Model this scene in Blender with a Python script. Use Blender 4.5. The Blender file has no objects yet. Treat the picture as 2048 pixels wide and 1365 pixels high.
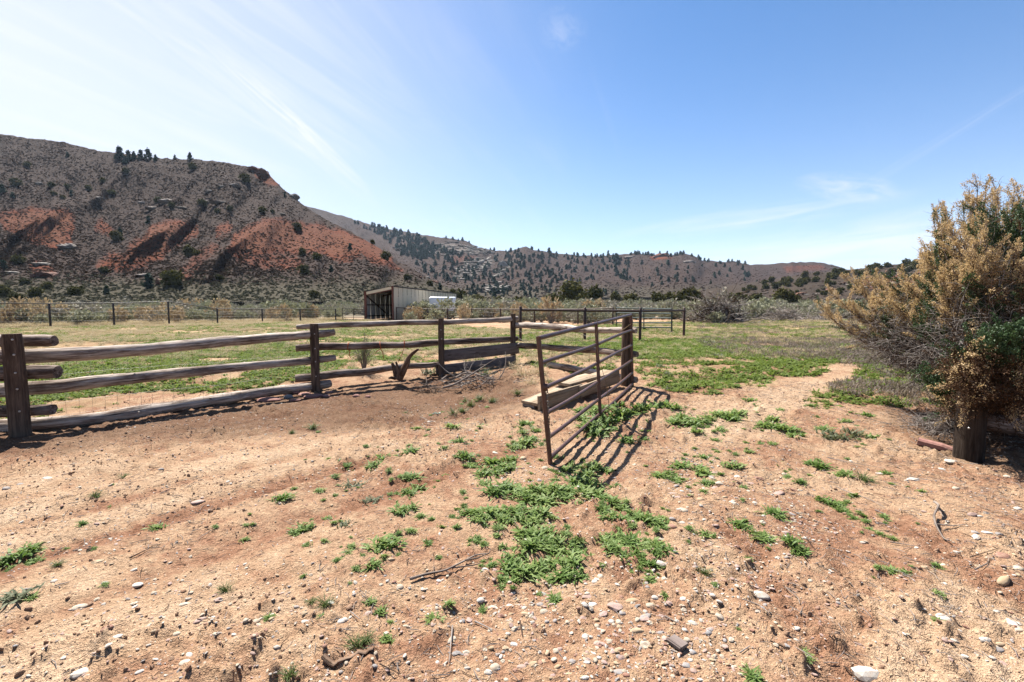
import bpy, bmesh, math, random
import numpy as np
from mathutils import Vector, Matrix
random.seed(7); RNG = np.random.default_rng(7)
R_ = math.radians
S = bpy.context.scene
COL = S.collection

# ------------------------------------------------------------------ camera, sky, sun, exposure
FPX = 950.0; CX = 1024.0; CY = 682.5; CAMZ = 1.55
PITCH = math.atan((CY - 615.0) / FPX)
cam = bpy.data.cameras.new('camera'); camo = bpy.data.objects.new('camera', cam); COL.objects.link(camo)
cam.sensor_width = 36.0; cam.lens = FPX / 2048.0 * 36.0
cam.clip_start = 0.05; cam.clip_end = 20000
camo.location = (0, 0, CAMZ); camo.rotation_euler = (math.pi / 2 - PITCH, 0, 0)
S.camera = camo

SUN_AZ = R_(-32.5); SUN_EL = R_(56.0)          # azimuth from +Y, positive towards +X
sdir = Vector((math.sin(SUN_AZ) * math.cos(SUN_EL), math.cos(SUN_AZ) * math.cos(SUN_EL), math.sin(SUN_EL)))
sun = bpy.data.lights.new('sun', 'SUN'); suno = bpy.data.objects.new('sun', sun); COL.objects.link(suno)
sun.energy = 5.0; sun.angle = R_(0.5); sun.color = (1.0, 0.955, 0.89)
suno.rotation_euler = sdir.to_track_quat('Z', 'Y').to_euler(); suno.location = (0, 0, 60)

S.view_settings.view_transform = 'Standard'; S.view_settings.look = 'None'
S.view_settings.gamma = 1.0; S.view_settings.use_curve_mapping = False
S.view_settings.exposure = 1.74
S.cycles.max_bounces = 6; S.cycles.diffuse_bounces = 3; S.cycles.transparent_max_bounces = 6
S.cycles.use_denoising = True


class NT:
    """small helper round a node tree"""
    def __init__(s, tree): s.t = tree; s.N = tree.nodes; s.L = tree.links
    def n(s, typ, ins=None, **kw):
        nd = s.N.new(typ)
        for k, v in kw.items(): setattr(nd, k, v)
        for k, v in (ins or {}).items(): s.set(nd.inputs[k], v)
        return nd
    def set(s, sock, v):
        if isinstance(v, bpy.types.NodeSocket): s.L.new(v, sock)
        elif isinstance(v, bpy.types.Node): s.L.new(v.outputs[0], sock)
        else:
            if hasattr(sock.default_value, '__len__') and not hasattr(v, '__len__'): v = (v,) * len(sock.default_value)
            if hasattr(v, '__len__') and len(v) == 3 and len(sock.default_value) == 4: v = (*v, 1)
            sock.default_value = v
    def math(s, op, a, b=0.0, clamp=False):
        return s.n('ShaderNodeMath', {0: a, 1: b}, operation=op, use_clamp=clamp).outputs[0]
    def vmath(s, op, a, b=(0, 0, 0)):
        nd = s.n('ShaderNodeVectorMath', {0: a, 1: b}, operation=op)
        return nd.outputs['Value'] if op in ('DOT_PRODUCT', 'LENGTH') else nd.outputs[0]
    def mix(s, f, a, b, blend='MIX'):
        nd = s.n('ShaderNodeMix', data_type='RGBA', blend_type=blend)
        s.set(nd.inputs[0], f); s.set(nd.inputs[6], a); s.set(nd.inputs[7], b)
        return nd.outputs[2]
    def noise(s, vec, scale, detail=4, rough=0.55, dist=0.0):
        return s.n('ShaderNodeTexNoise', {'Vector': vec, 'Scale': scale, 'Detail': detail, 'Roughness': rough, 'Distortion': dist}).outputs[0]
    def ramp(s, f, stops, interp='LINEAR'):
        nd = s.n('ShaderNodeValToRGB', {0: f}); cr = nd.color_ramp; cr.interpolation = interp
        while len(cr.elements) < len(stops): cr.elements.new(0.5)
        for e, (p, c) in zip(cr.elements, stops):
            e.position = p; e.color = (c, c, c, 1) if not hasattr(c, '__len__') else (*c, 1)
        return nd.outputs[0]
    def rng(s, v, a, b, c=0.0, d=1.0):
        return s.n('ShaderNodeMapRange', {'Value': v, 'From Min': a, 'From Max': b, 'To Min': c, 'To Max': d}).outputs[0]
    def attr(s, name, out='Fac'):
        return s.n('ShaderNodeAttribute', attribute_name=name).outputs[out]


world = bpy.data.worlds.new('World'); S.world = world; world.use_nodes = True
w = NT(world.node_tree); w.N.clear()
sky = w.n('ShaderNodeTexSky', sky_type='NISHITA', sun_disc=False, sun_elevation=SUN_EL, sun_rotation=SUN_AZ,
          altitude=1800.0, air_density=1.0, dust_density=0.7, ozone_density=1.6)
gd = w.n('ShaderNodeTexCoord').outputs['Generated']
sep = w.n('ShaderNodeSeparateXYZ', {0: gd})
zz = w.math('ADD', w.math('MAXIMUM', sep.outputs[2], 0.0), 0.06)
pu = w.math('DIVIDE', sep.outputs[0], zz); pv = w.math('DIVIDE', sep.outputs[1], zz)
# cirrus sheet: a plane overhead, streaks combed along one wind direction
ca, sa = math.cos(R_(-16)), math.sin(R_(-16))
ru = w.math('ADD', w.math('MULTIPLY', pu, ca), w.math('MULTIPLY', pv, sa))
rv = w.math('SUBTRACT', w.math('MULTIPLY', pv, ca), w.math('MULTIPLY', pu, sa))
cv = w.n('ShaderNodeCombineXYZ', {0: w.math('MULTIPLY', ru, 3.0), 1: w.math('MULTIPLY', rv, 0.45), 2: 0.0}).outputs[0]
warp = w.n('ShaderNodeTexNoise', {'Vector': cv, 'Scale': 0.7, 'Detail': 2}).outputs['Color']
cv2 = w.vmath('ADD', cv, w.vmath('SUBTRACT', warp, (0.5, 0.5, 0.5)))
st = w.noise(cv2, 1.6, 6, 0.62, 0.3)
st = w.rng(st, 0.46, 0.80)
broad = w.rng(w.noise(w.n('ShaderNodeCombineXYZ', {0: pu, 1: pv, 2: 3.7}).outputs[0], 0.55, 3), 0.40, 0.62)
leftd = w.vmath('DOT_PRODUCT', gd, (-0.94, 0.34, 0.0))
leftm = w.rng(leftd, 0.10, 0.65)
cir = w.math('MULTIPLY', w.math('MULTIPLY', st, broad), w.math('MULTIPLY', leftm, 0.42))


def wisp(px, py, rx, ry, ang, amt, sc):
    """a small cloud at the sky direction seen at that place"""
    d = Vector(((px - CX) / FPX, 1, (CY - py) / FPX)); d.rotate(Matrix.Rotation(-PITCH, 3, 'X')); d.normalize()
    right = Vector((d.y, -d.x, 0)).normalized(); up = right.cross(d)
    a = R_(ang); e1 = right * math.cos(a) + up * math.sin(a); e2 = up * math.cos(a) - right * math.sin(a)
    x = w.math('MULTIPLY', w.vmath('DOT_PRODUCT', gd, tuple(e1)), FPX / rx)
    y = w.math('MULTIPLY', w.vmath('DOT_PRODUCT', gd, tuple(e2)), FPX / ry)
    front = w.math('GREATER_THAN', w.vmath('DOT_PRODUCT', gd, tuple(d)), 0.3)
    nz = w.noise(w.n('ShaderNodeCombineXYZ', {0: x, 1: y, 2: px * 0.013}).outputs[0], sc, 5, 0.6, 0.6)
    r2 = w.math('ADD', w.math('MULTIPLY', x, x), w.math('MULTIPLY', y, y))
    m = w.math('SUBTRACT', 1.0, r2, True)
    v = w.math('MULTIPLY', w.math('MULTIPLY', m, w.rng(nz, 0.36, 0.72)), front)
    return w.math('MULTIPLY', v, amt)


for a in [(1125, 60, 45, 36, -10, 0.22, 1.8), (1690, 374, 75, 24, -14, 0.60, 1.6), (1850, 300, 260, 9, 30, 0.13, 1.2),
          (1500, 436, 260, 22, 4, 0.45, 1.5), (1790, 478, 300, 50, 6, 0.70, 1.3), (1600, 505, 420, 36, 2, 0.4, 1.6),
          (590, 250, 170, 16, -38, 0.8, 1.2), (470, 185, 330, 24, -34, 0.25, 1.4), (1210, 220, 110, 8, -70, 0.05, 1.2)]:
    cir = w.math('ADD', cir, wisp(*a))
# thin bright veil of high cloud towards the sun's side (left), and pale air low over the horizon
lveil = w.math('MULTIPLY', w.math('POWER', w.n('ShaderNodeMapRange', {'Value': leftd, 'From Min': -0.15, 'From Max': 0.98}, interpolation_type='SMOOTHSTEP').outputs[0], 1.9), 0.84)
hveil = w.math('MULTIPLY', w.math('POWER', 2.718, w.math('MULTIPLY', w.math('MAXIMUM', sep.outputs[2], 0.0), -7.0)), 0.85)
rest = w.math('MULTIPLY', w.math('SUBTRACT', 1.0, w.math('MINIMUM', lveil, 1.0)), w.math('SUBTRACT', 1.0, hveil))
cir = w.math('ADD', w.math('SUBTRACT', 1.0, rest), w.math('MULTIPLY', cir, w.math('ADD', w.math('MULTIPLY', rest, 0.6), 0.4)))
cir = w.math('MINIMUM', w.math('MAXIMUM', cir, 0.0), 1.0)
hs = w.n('ShaderNodeHueSaturation', {'Saturation': 1.25, 'Value': 1.10, 'Color': sky.outputs[0]})
skyc = w.mix(cir, hs.outputs[0], (5.9, 6.05, 6.7))
bg = w.n('ShaderNodeBackground', {'Color': skyc, 'Strength': 0.05})
w.n('ShaderNodeOutputWorld', {'Surface': bg.outputs[0]})


# ------------------------------------------------------------------ numbers: noise, ground heights, pixel rays
def hash2(ix, iy, s):
    h = (ix.astype(np.int64) * 374761393 + iy.astype(np.int64) * 668265263 + s * 974634777) & 0xffffffff
    h = ((h ^ (h >> 13)) * 1274126177) & 0xffffffff
    return ((h ^ (h >> 16)) & 0xffff) / 65535.0


def vn(x, y, s=0):
    x = np.asarray(x, float); y = np.asarray(y, float)
    ix = np.floor(x); iy = np.floor(y); fx = x - ix; fy = y - iy
    fx = fx * fx * fx * (fx * (fx * 6 - 15) + 10); fy = fy * fy * fy * (fy * (fy * 6 - 15) + 10)
    a = hash2(ix, iy, s); b = hash2(ix + 1, iy, s); c = hash2(ix, iy + 1, s); d = hash2(ix + 1, iy + 1, s)
    return (a + (b - a) * fx) * (1 - fy) + (c + (d - c) * fx) * fy


def fbm(x, y, s=0, o=4, g=0.5):
    t = 0; a = 1; n = 0
    for k in range(o):
        t = t + a * vn(np.asarray(x) * 2 ** k + 17.3 * k, np.asarray(y) * 2 ** k - 9.1 * k, s + k); n += a; a *= g
    return t / n


def sst(a, b, x):
    t = np.clip((np.asarray(x, float) - a) / (b - a), 0, 1); return t * t * (3 - 2 * t)


PN = math.sqrt(0.749 ** 2 + 0.663 ** 2)


def H(x, y):
    x = np.asarray(x, float); y = np.asarray(y, float)
    z = np.interp(y, [0, 5, 7, 9, 10.4, 12, 30, 45, 60, 80, 150, 300, 700, 9000], [0, -0.01, -.035, -.05, .05, .10, .29, .36, .55, 0.95, 2.1, 5.6, 14, 15])
    z = z + sst(-1.5, 1.5, x) * sst(4.6, 8.3, y) * 0.19 * (1 - sst(12, 24, y))
    return z + 0.05 * (fbm(x / 5, y / 5, 3, 2) - 0.5) * sst(9, 20, y)


def RUT(x, y):
    """wheel tracks: s across, t along"""
    s = (x + 3.15) * 0.749 - (y - 2.92) * 0.663; t = (x + 3.15) * 0.663 + (y - 2.92) * 0.749
    s = s + 0.18 * (fbm(t / 1.5, s * 0 + 2.0, 51, 2) - 0.5)
    m = np.exp(-((s - 0.05) / 0.16) ** 2) + 0.8 * np.exp(-((s + 0.62) / 0.14) ** 2) + 0.7 * np.exp(-((s - 0.95) / 0.15) ** 2) + 0.6 * np.exp(-((s + 1.35) / 0.2) ** 2)
    s2 = x - 1.25 - 0.16 * (y - 2.0) - 0.10 * (fbm(y / 1.2, x * 0 + 1.0, 52, 2) - 0.5)
    m2 = np.exp(-((s2 - 0.10) / 0.13) ** 2) + 0.9 * np.exp(-((s2 - 1.35) / 0.15) ** 2)
    return m * sst(5.6, 4.6, y), m2 * sst(4.2, 3.0, y), s, t


def RELIEF(x, y):
    r = np.hypot(x, y); f = 1 - sst(14, 40, r); n = 1 - sst(9, 16, r)
    m, m2, s, t = RUT(x, y)
    big = 0.060 * (fbm(x / 0.9, y / 0.9, 11, 3) - 0.5) * f
    mid = 0.055 * (fbm(x * 4.2, y * 4.2, 12, 3, 0.6) - 0.5)
    c = fbm(x * 11, y * 11, 13, 3, 0.6); clod = 0.060 * np.maximum(c - 0.54, 0) * 2.2
    patch = 0.35 + 0.9 * sst(0.38, 0.62, fbm(x * 1.1, y * 1.1, 14, 3))
    pit = -0.013 * sst(0.60, 0.78, vn(x * 5.5, y * 5.5, 23)) - 0.008 * sst(0.62, 0.8, vn(x * 9.5, y * 9.5, 24)); fine = 0.011 * (fbm(x * 34, y * 34, 15, 2) - 0.5)
    streak = 0.030 * (fbm(s * 7, t * 1.0, 16, 3) - 0.5)
    ripple = 0.008 * np.sin(t * 60 + 5 * fbm(x * 3, y * 3, 19, 2)) * m
    tread = 0.010 * np.sin(y * 62 + 8 * fbm(x * 3, y * 3, 18, 2) + 4 * x) * np.minimum(m2, 1)
    return big + ((mid + clod + pit) * patch + fine + streak + ripple + tread) * n - 0.034 * m * n - 0.020 * m2 * n


def Z(x, y):
    return H(x, y) + RELIEF(np.asarray(x, float), np.asarray(y, float))


COSP, SINP = math.cos(PITCH), math.sin(PITCH)


def ray(px, py):
    u = (np.asarray(px, float) - CX) / FPX; v = (CY - np.asarray(py, float)) / FPX
    y = COSP + v * SINP; z = -SINP + v * COSP
    return u / y, z / y            # x and z gained per metre of depth along +Y


def P(px, py, D):
    a, b = ray(px, py); return np.stack(np.broadcast_arrays(a * D, np.asarray(D, float) + 0 * a, CAMZ + b * D), -1)


def V(px, py, D): return Vector([float(t) for t in P(px, py, D)])


def G(px, py):
    """where the sight line through a place meets the ground"""
    a, b = ray(px, py); D = np.clip(CAMZ / np.maximum(-b, 1e-3), 0.5, 200.0)
    for _ in range(40):
        D = 0.5 * D + 0.5 * np.clip((CAMZ - H(a * D, D)) / np.maximum(-b, 1e-3), 0.5, 200)
    x, y = a * D, D
    return np.stack([x, y, Z(x, y)], -1)


def PROJ(x, y, z):
    dy = y * COSP - (z - CAMZ) * SINP; dz = y * SINP + (z - CAMZ) * COSP
    dy = np.maximum(dy, 0.05)
    return CX + FPX * x / dy, CY - FPX * dz / dy


def inpoly(px, py, poly):
    px = np.asarray(px, float); py = np.asarray(py, float); r = np.zeros(px.shape, bool); n = len(poly)
    for i in range(n):
        x1, y1 = poly[i]; x2, y2 = poly[(i + 1) % n]
        if y1 == y2: continue
        c = (y1 > py) != (y2 > py)
        r ^= c & (px < (x2 - x1) * (py - y1) / (y2 - y1) + x1)
    return r


def softpoly(px, py, poly, jx=10, jy=4, n=8, seed=0):
    r = np.random.default_rng(seed + 5); t = 0
    for _ in range(n): t = t + inpoly(px + r.normal() * jx, py + r.normal() * jy, poly)
    return t / n


# ------------------------------------------------------------------ meshes and objects
def mesh_from(name, verts, faces, mats=(), smooth=False, attrs=None, matidx=None):
    """faces: list of int arrays (n,3) / (n,4)"""
    me = bpy.data.meshes.new(name); verts = np.asarray(verts, np.float32)
    faces = [np.asarray(f, np.int32) for f in faces if len(f)]
    me.vertices.add(len(verts)); me.vertices.foreach_set('co', verts.ravel())
    nl = sum(f.size for f in faces); nf = sum(len(f) for f in faces)
    me.loops.add(nl); me.polygons.add(nf)
    me.loops.foreach_set('vertex_index', np.concatenate([f.ravel() for f in faces]))
    tot = np.concatenate([np.full(len(f), f.shape[1], np.int32) for f in faces])
    st_ = np.concatenate([[0], np.cumsum(tot)[:-1]]).astype(np.int32)
    me.polygons.foreach_set('loop_start', st_)
    if matidx is not None: me.polygons.foreach_set('material_index', np.asarray(matidx, np.int32))
    me.polygons.foreach_set('use_smooth', np.full(nf, smooth))
    for m in mats: me.materials.append(m)
    for k, v in (attrs or {}).items():
        v = np.asarray(v, np.float32)
        a = me.attributes.new(k, 'FLOAT' if v.ndim == 1 else 'FLOAT_VECTOR', 'POINT')
        a.data.foreach_set('value' if v.ndim == 1 else 'vector', v.ravel())
    me.update(calc_edges=True); me.validate()
    return me


class MB:
    """collects shapes into one mesh; 'loc' holds coordinates along each piece for its grain"""
    def __init__(s): s.v = []; s.l = []; s.q = []; s.t = []; s.n = 0
    def add(s, v, quads=(), tris=(), loc=None):
        v = np.asarray(v, float); s.v.append(v); s.l.append(v if loc is None else np.asarray(loc, float))
        if len(quads): s.q.append(np.asarray(quads, np.int64) + s.n)
        if len(tris): s.t.append(np.asarray(tris, np.int64) + s.n)
        s.n += len(v); return s
    def sweep(s, path, prof, radii=1.0, up=(0, 0, 1), caps=True, rough=0.0, seed=0, off=None):
        """a closed cross-section carried along a path"""
        path = np.asarray(path, float); n = len(path); prof = np.asarray(prof, float); m = len(prof)
        radii = np.broadcast_to(np.asarray(radii, float), (n,))
        tan = np.gradient(path, axis=0); tan /= np.linalg.norm(tan, axis=1, keepdims=True) + 1e-9
        upv = np.broadcast_to(np.asarray(up, float), tan.shape)
        bad = np.abs((tan * upv).sum(1)) > 0.97
        upv = np.where(bad[:, None], np.array([0.0, 1.0, 0.0]) if abs(up[1]) < .9 else np.array([1.0, 0, 0]), upv)
        sx = np.cross(tan, upv); sx /= np.linalg.norm(sx, axis=1, keepdims=True) + 1e-9
        sy = np.cross(sx, tan)
        seg = np.concatenate([[0], np.cumsum(np.linalg.norm(np.diff(path, axis=0), axis=1))])
        pr = prof[None] * radii[:, None, None]
        if rough:
            r_ = np.random.default_rng(seed); ph = r_.uniform(0, 50)
            ang = np.arctan2(prof[:, 1], prof[:, 0])
            nx = np.cos(ang)[None] * 1.4 + ph + seg[:, None] * 0.0; ny = np.sin(ang)[None] * 1.4 + seg[:, None] * 2.6
            k = 1 + rough * (fbm(nx * 1.3, ny, seed, 3) - 0.5) * 2 + rough * 0.9 * (fbm(np.cos(ang)[None] * 5 + ph, np.sin(ang)[None] * 5 + seg[:, None] * 0.5, seed + 9, 2) - 0.5)
            pr = pr * k[:, :, None]
        v = path[:, None] + pr[:, :, :1] * sx[:, None] + pr[:, :, 1:] * sy[:, None]
        o = seed * 1.37
        loc = np.concatenate([pr + o, np.broadcast_to((seg + o)[:, None, None], (n, m, 1))], -1)
        i = np.arange(n - 1)[:, None] * m; j = np.arange(m)[None]; j2 = (j + 1) % m
        q = np.stack([i + j, i + j2, i + m + j2, i + m + j], -1).reshape(-1, 4)
        v = v.reshape(-1, 3); loc = loc.reshape(-1, 3); tris = []
        if caps:
            for b, rev in ((0, True), ((n - 1) * m, False)):
                ring = v[b:b + m]; rl = loc[b:b + m]; c = len(v); v = np.vstack([v, ring.mean(0), ring]); loc = np.vstack([loc, rl.mean(0), rl])
                for k in range(m):
                    a0, a1 = c + 1 + k, c + 1 + (k + 1) % m
                    tris.append((c, a1, a0) if rev else (c, a0, a1))
        return s.add(v, q, tris, loc)
    def tube(s, path, r, sides=8, **kw):
        a = np.arange(sides) / sides * 2 * np.pi
        return s.sweep(path, np.stack([np.cos(a), np.sin(a)], 1), r, **kw)
    def plank(s, p0, p1, wdt, thk, up=(0, 0, 1), seed=0, ch=0.06, n=10, warp=0.0):
        c = min(wdt, thk) * ch * 2; a, b = wdt / 2, thk / 2
        pr = [(-a + c, -b), (0, -b), (a - c, -b), (a, -b + c), (a, b - c), (a - c, b), (0, b), (-a + c, b), (-a, b - c), (-a, -b + c)]
        t = np.linspace(0, 1, n)[:, None]; p = np.asarray(p0, float) * (1 - t) + np.asarray(p1, float) * t
        if warp: p = p + warp * (np.stack([fbm(t[:, 0] * 3, 0 * t[:, 0] + k, seed + k, 2) for k in range(3)], 1) - 0.5)
        return s.sweep(p, pr, 1.0, up=up, rough=0.02, seed=seed)
    def box(s, c, ax, ay, az, hx, hy, hz):
        c = np.asarray(c, float); A = [np.asarray(a, float) / np.linalg.norm(a) for a in (ax, ay, az)]
        v = [c + A[0] * hx * i + A[1] * hy * j + A[2] * hz * k for k in (-1, 1) for j in (-1, 1) for i in (-1, 1)]
        return s.add(v, [(0, 2, 3, 1), (4, 5, 7, 6), (0, 1, 5, 4), (2, 6, 7, 3), (0, 4, 6, 2), (1, 3, 7, 5)])
    def arrays(s):
        return np.vstack(s.v), [np.vstack(s.q)] if s.q else [], [np.vstack(s.t)] if s.t else [], np.vstack(s.l)
    def mesh(s, name, mat, smooth=True, origin=(0, 0, 0)):
        v, q, t, l = s.arrays()
        return mesh_from(name, v - np.asarray(origin, float), q + t, (mat,), smooth, {'grain': l})


ORG = {}


def thing(name, label, cat, loc, group=None):
    o = bpy.data.objects.new(name, None); COL.objects.link(o); o.location = loc; o.empty_display_size = 0.2
    ORG[o.name] = np.asarray(loc, float); return tag(o, label, cat, group)


def tag(o, label=None, cat=None, group=None, kind=None):
    if label: o['label'] = label
    if cat: o['category'] = cat
    if group: o['group'] = group
    if kind: o['kind'] = kind
    return o


def part(name, mb, mat, parent, smooth=True, label=None):
    """a part whose shapes were laid out in world coordinates"""
    org = ORG[parent.name]
    o = bpy.data.objects.new(name, mb.mesh(name, mat, smooth, org)); COL.objects.link(o); o.parent = parent
    ORG[o.name] = org
    if label: o['label'] = label
    return o


def solo(name, mb, mat, label, cat, at, group=None, smooth=True):
    o = bpy.data.objects.new(name, mb.mesh(name, mat, smooth, at)); COL.objects.link(o); o.location = [float(t) for t in at]
    ORG[o.name] = np.asarray(at, float); return tag(o, label, cat, group)


def put(name, me, loc, rz=0.0, sc=1.0, tilt=(0, 0)):
    o = bpy.data.objects.new(name, me); COL.objects.link(o); o.location = [float(t) for t in loc]
    o.rotation_euler = (tilt[0], tilt[1], float(rz)); o.scale = (sc,) * 3 if not hasattr(sc, '__len__') else sc
    return o


def scatter(name, pts, rots, scl, protos, parent=None, idx=None):
    """uncountable small growth: points that carry instances of real plants in the scene"""
    me = bpy.data.meshes.new(name); pts = np.asarray(pts, np.float32); n = len(pts)
    me.vertices.add(n); me.vertices.foreach_set('co', pts.ravel())
    a = me.attributes.new('rot', 'FLOAT_VECTOR', 'POINT'); a.data.foreach_set('vector', np.asarray(rots, np.float32).ravel())
    scl = np.asarray(scl, np.float32); scl = np.repeat(scl[:, None], 3, 1) if scl.ndim == 1 else scl
    a = me.attributes.new('scl', 'FLOAT_VECTOR', 'POINT'); a.data.foreach_set('vector', scl.ravel())
    a = me.attributes.new('pick', 'INT', 'POINT')
    a.data.foreach_set('value', RNG.integers(0, len(protos), n).astype(np.int32) if idx is None else np.asarray(idx, np.int32))
    o = bpy.data.objects.new(name, me); COL.objects.link(o); o['kind'] = 'stuff'
    ng = bpy.data.node_groups.new(name, 'GeometryNodeTree'); g = NT(ng)
    ng.interface.new_socket('Geometry', in_out='INPUT', socket_type='NodeSocketGeometry')
    ng.interface.new_socket('Geometry', in_out='OUTPUT', socket_type='NodeSocketGeometry')
    gi = g.n('NodeGroupInput'); go = g.n('NodeGroupOutput')
    j = g.n('GeometryNodeJoinGeometry')
    for p in protos:
        oi = g.n('GeometryNodeObjectInfo', transform_space='ORIGINAL'); oi.inputs['Object'].default_value = p
        oi.inputs['As Instance'].default_value = True
        g.L.new(oi.outputs['Geometry'], j.inputs[0])
    def na(nm, typ):
        x = g.n('GeometryNodeInputNamedAttribute', data_type=typ); x.inputs['Name'].default_value = nm
        return [q for q in x.outputs if q.enabled and q.name == 'Attribute'][0]
    ip = g.n('GeometryNodeInstanceOnPoints')
    g.L.new(gi.outputs[0], ip.inputs['Points']); g.L.new(j.outputs[0], ip.inputs['Instance'])
    ip.inputs['Pick Instance'].default_value = True
    g.L.new(na('pick', 'INT'), ip.inputs['Instance Index'])
    e2r = g.n('FunctionNodeEulerToRotation'); g.L.new(na('rot', 'FLOAT_VECTOR'), e2r.inputs[0])
    g.L.new(e2r.outputs[0], ip.inputs['Rotation']); g.L.new(na('scl', 'FLOAT_VECTOR'), ip.inputs['Scale'])
    g.L.new(ip.outputs[0], go.inputs[0])
    m = o.modifiers.new('scatter', 'NODES'); m.node_group = ng
    return o


def frames(d, roll=None):
    """matrices whose local Y runs along d"""
    d = d / (np.linalg.norm(d, axis=1, keepdims=True) + 1e-9); n = len(d)
    t = np.where(np.abs(d[:, 2:3]) > 0.95, np.array([[1.0, 0, 0]]), np.array([[0, 0, 1.0]]))
    x = np.cross(d, t); x /= np.linalg.norm(x, axis=1, keepdims=True); z = np.cross(x, d)
    r = RNG.uniform(0, 2 * np.pi, n) if roll is None else roll
    c, s_ = np.cos(r)[:, None], np.sin(r)[:, None]
    return np.stack([x * c + z * s_, d, z * c - x * s_], -1)


def stamp(pv, pq, pos, M, sc):
    """many copies of one little shape, merged"""
    pv = np.asarray(pv, float); pq = np.asarray(pq); n = len(pos)
    v = np.einsum('nij,kj->nki', M, pv) * np.asarray(sc)[:, None, None] + pos[:, None]
    q = pq[None] + (np.arange(n) * len(pv))[:, None, None]
    return v.reshape(-1, 3), q.reshape(-1, pq.shape[1])


# ------------------------------------------------------------------ materials
def mat(name, fn):
    m = bpy.data.materials.new(name); m.use_nodes = True; t = NT(m.node_tree); t.N.clear()
    out = t.n('ShaderNodeOutputMaterial'); t.L.new(fn(t), out.inputs['Surface']); return m


ALB = 0.50                                     # overall reflectance of soil, rock, wood and leaves


def bsdf(t, col, rough=0.9, spec=0.2, metal=0.0, normal=None, k=None):
    k = ALB if k is None else k
    if k != 1: col = t.mix(1.0, col, (k, k, k), 'MULTIPLY')
    b = t.n('ShaderNodeBsdfPrincipled', {'Base Color': col, 'Roughness': rough, 'Metallic': metal})
    b.inputs['Specular IOR Level'].default_value = spec
    if normal is not None: t.L.new(normal, b.inputs['Normal'])
    return b.outputs[0]


def bump(t, h, strength, dist=0.01):
    return t.n('ShaderNodeBump', {'Height': h, 'Strength': strength, 'Distance': dist}).outputs[0]


def m_ground(t):
    p = t.n('ShaderNodeNewGeometry').outputs['Position']
    mulch = t.attr('mulch'); sand = t.attr('sand'); far = t.attr('far'); rutm = t.attr('rut')
    n1 = t.noise(p, 1.1, 5, 0.6); n2 = t.noise(p, 7.0, 5, 0.65); n3 = t.noise(p, 46.0, 3, 0.7); n4 = t.noise(p, 150.0, 2, 0.7)
    f = t.math('ADD', t.math('MULTIPLY', n1, 0.55), t.math('MULTIPLY', n2, 0.45))
    f = t.math('ADD', f, t.math('MULTIPLY', t.math('SUBTRACT', sand, 0.5), 0.34))
    f = t.math('SUBTRACT', f, t.math('MULTIPLY', rutm, 0.19))  # wheel tracks take the darker, redder end of the soil ramp
    c = t.ramp(f, [(0.28, (.23, .108, .060)), (0.42, (.37, .200, .120)), (0.54, (.50, .325, .200)), (0.74, (.63, .455, .305))])
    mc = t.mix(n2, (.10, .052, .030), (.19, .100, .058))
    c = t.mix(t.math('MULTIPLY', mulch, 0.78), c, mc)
    g = t.math('MULTIPLY', t.rng(n3, 0.30, 0.74, 0.66, 1.26), t.rng(n4, 0.3, 0.7, 0.80, 1.16))
    c = t.mix(1.0, c, t.n('ShaderNodeCombineColor', {0: g, 1: g, 2: g}).outputs[0], 'MULTIPLY')
    # pale stone chips and straw too small to build; dark dots paint tiny shadows
    vo = t.n('ShaderNodeTexVoronoi', {'Vector': p, 'Scale': 62.0, 'Randomness': 1.0})
    chip = t.math('MULTIPLY', t.math('LESS_THAN', vo.outputs['Distance'], 0.26), t.math('GREATER_THAN', t.n('ShaderNodeSeparateColor', {0: vo.outputs['Color']}).outputs[0], 0.86))
    c = t.mix(t.math('MULTIPLY', chip, 0.55), c, (.66, .55, .44))
    dk = t.math('MULTIPLY', t.math('LESS_THAN', vo.outputs['Distance'], 0.24), t.math('LESS_THAN', t.n('ShaderNodeSeparateColor', {0: vo.outputs['Color']}).outputs[0], 0.09))
    c = t.mix(t.math('MULTIPLY', dk, 0.6), c, (.10, .06, .04))
    veg = t.attr('veg')
    c = t.mix(t.math('MULTIPLY', veg, t.rng(t.noise(p, 3.0, 5, 0.7), 0.36, 0.60)), c, t.mix(n3, (.21, .185, .075), (.36, .30, .15)))
    fc = t.mix(t.noise(p, 0.5, 4), (.16, .135, .095), (.24, .19, .13))
    fc = t.mix(t.rng(t.noise(p, 0.16, 4, 0.6), 0.42, 0.58), fc, (.115, .115, .082))
    c = t.mix(far, c, fc)
    h = t.math('ADD', t.math('MULTIPLY', n3, 0.6), t.math('MULTIPLY', n4, 0.35))
    h = t.math('ADD', h, t.math('MULTIPLY', n2, 0.6))
    return bsdf(t, c, 0.97, 0.08, k=0.71, normal=bump(t, h, 1.0, 0.05))


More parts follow.
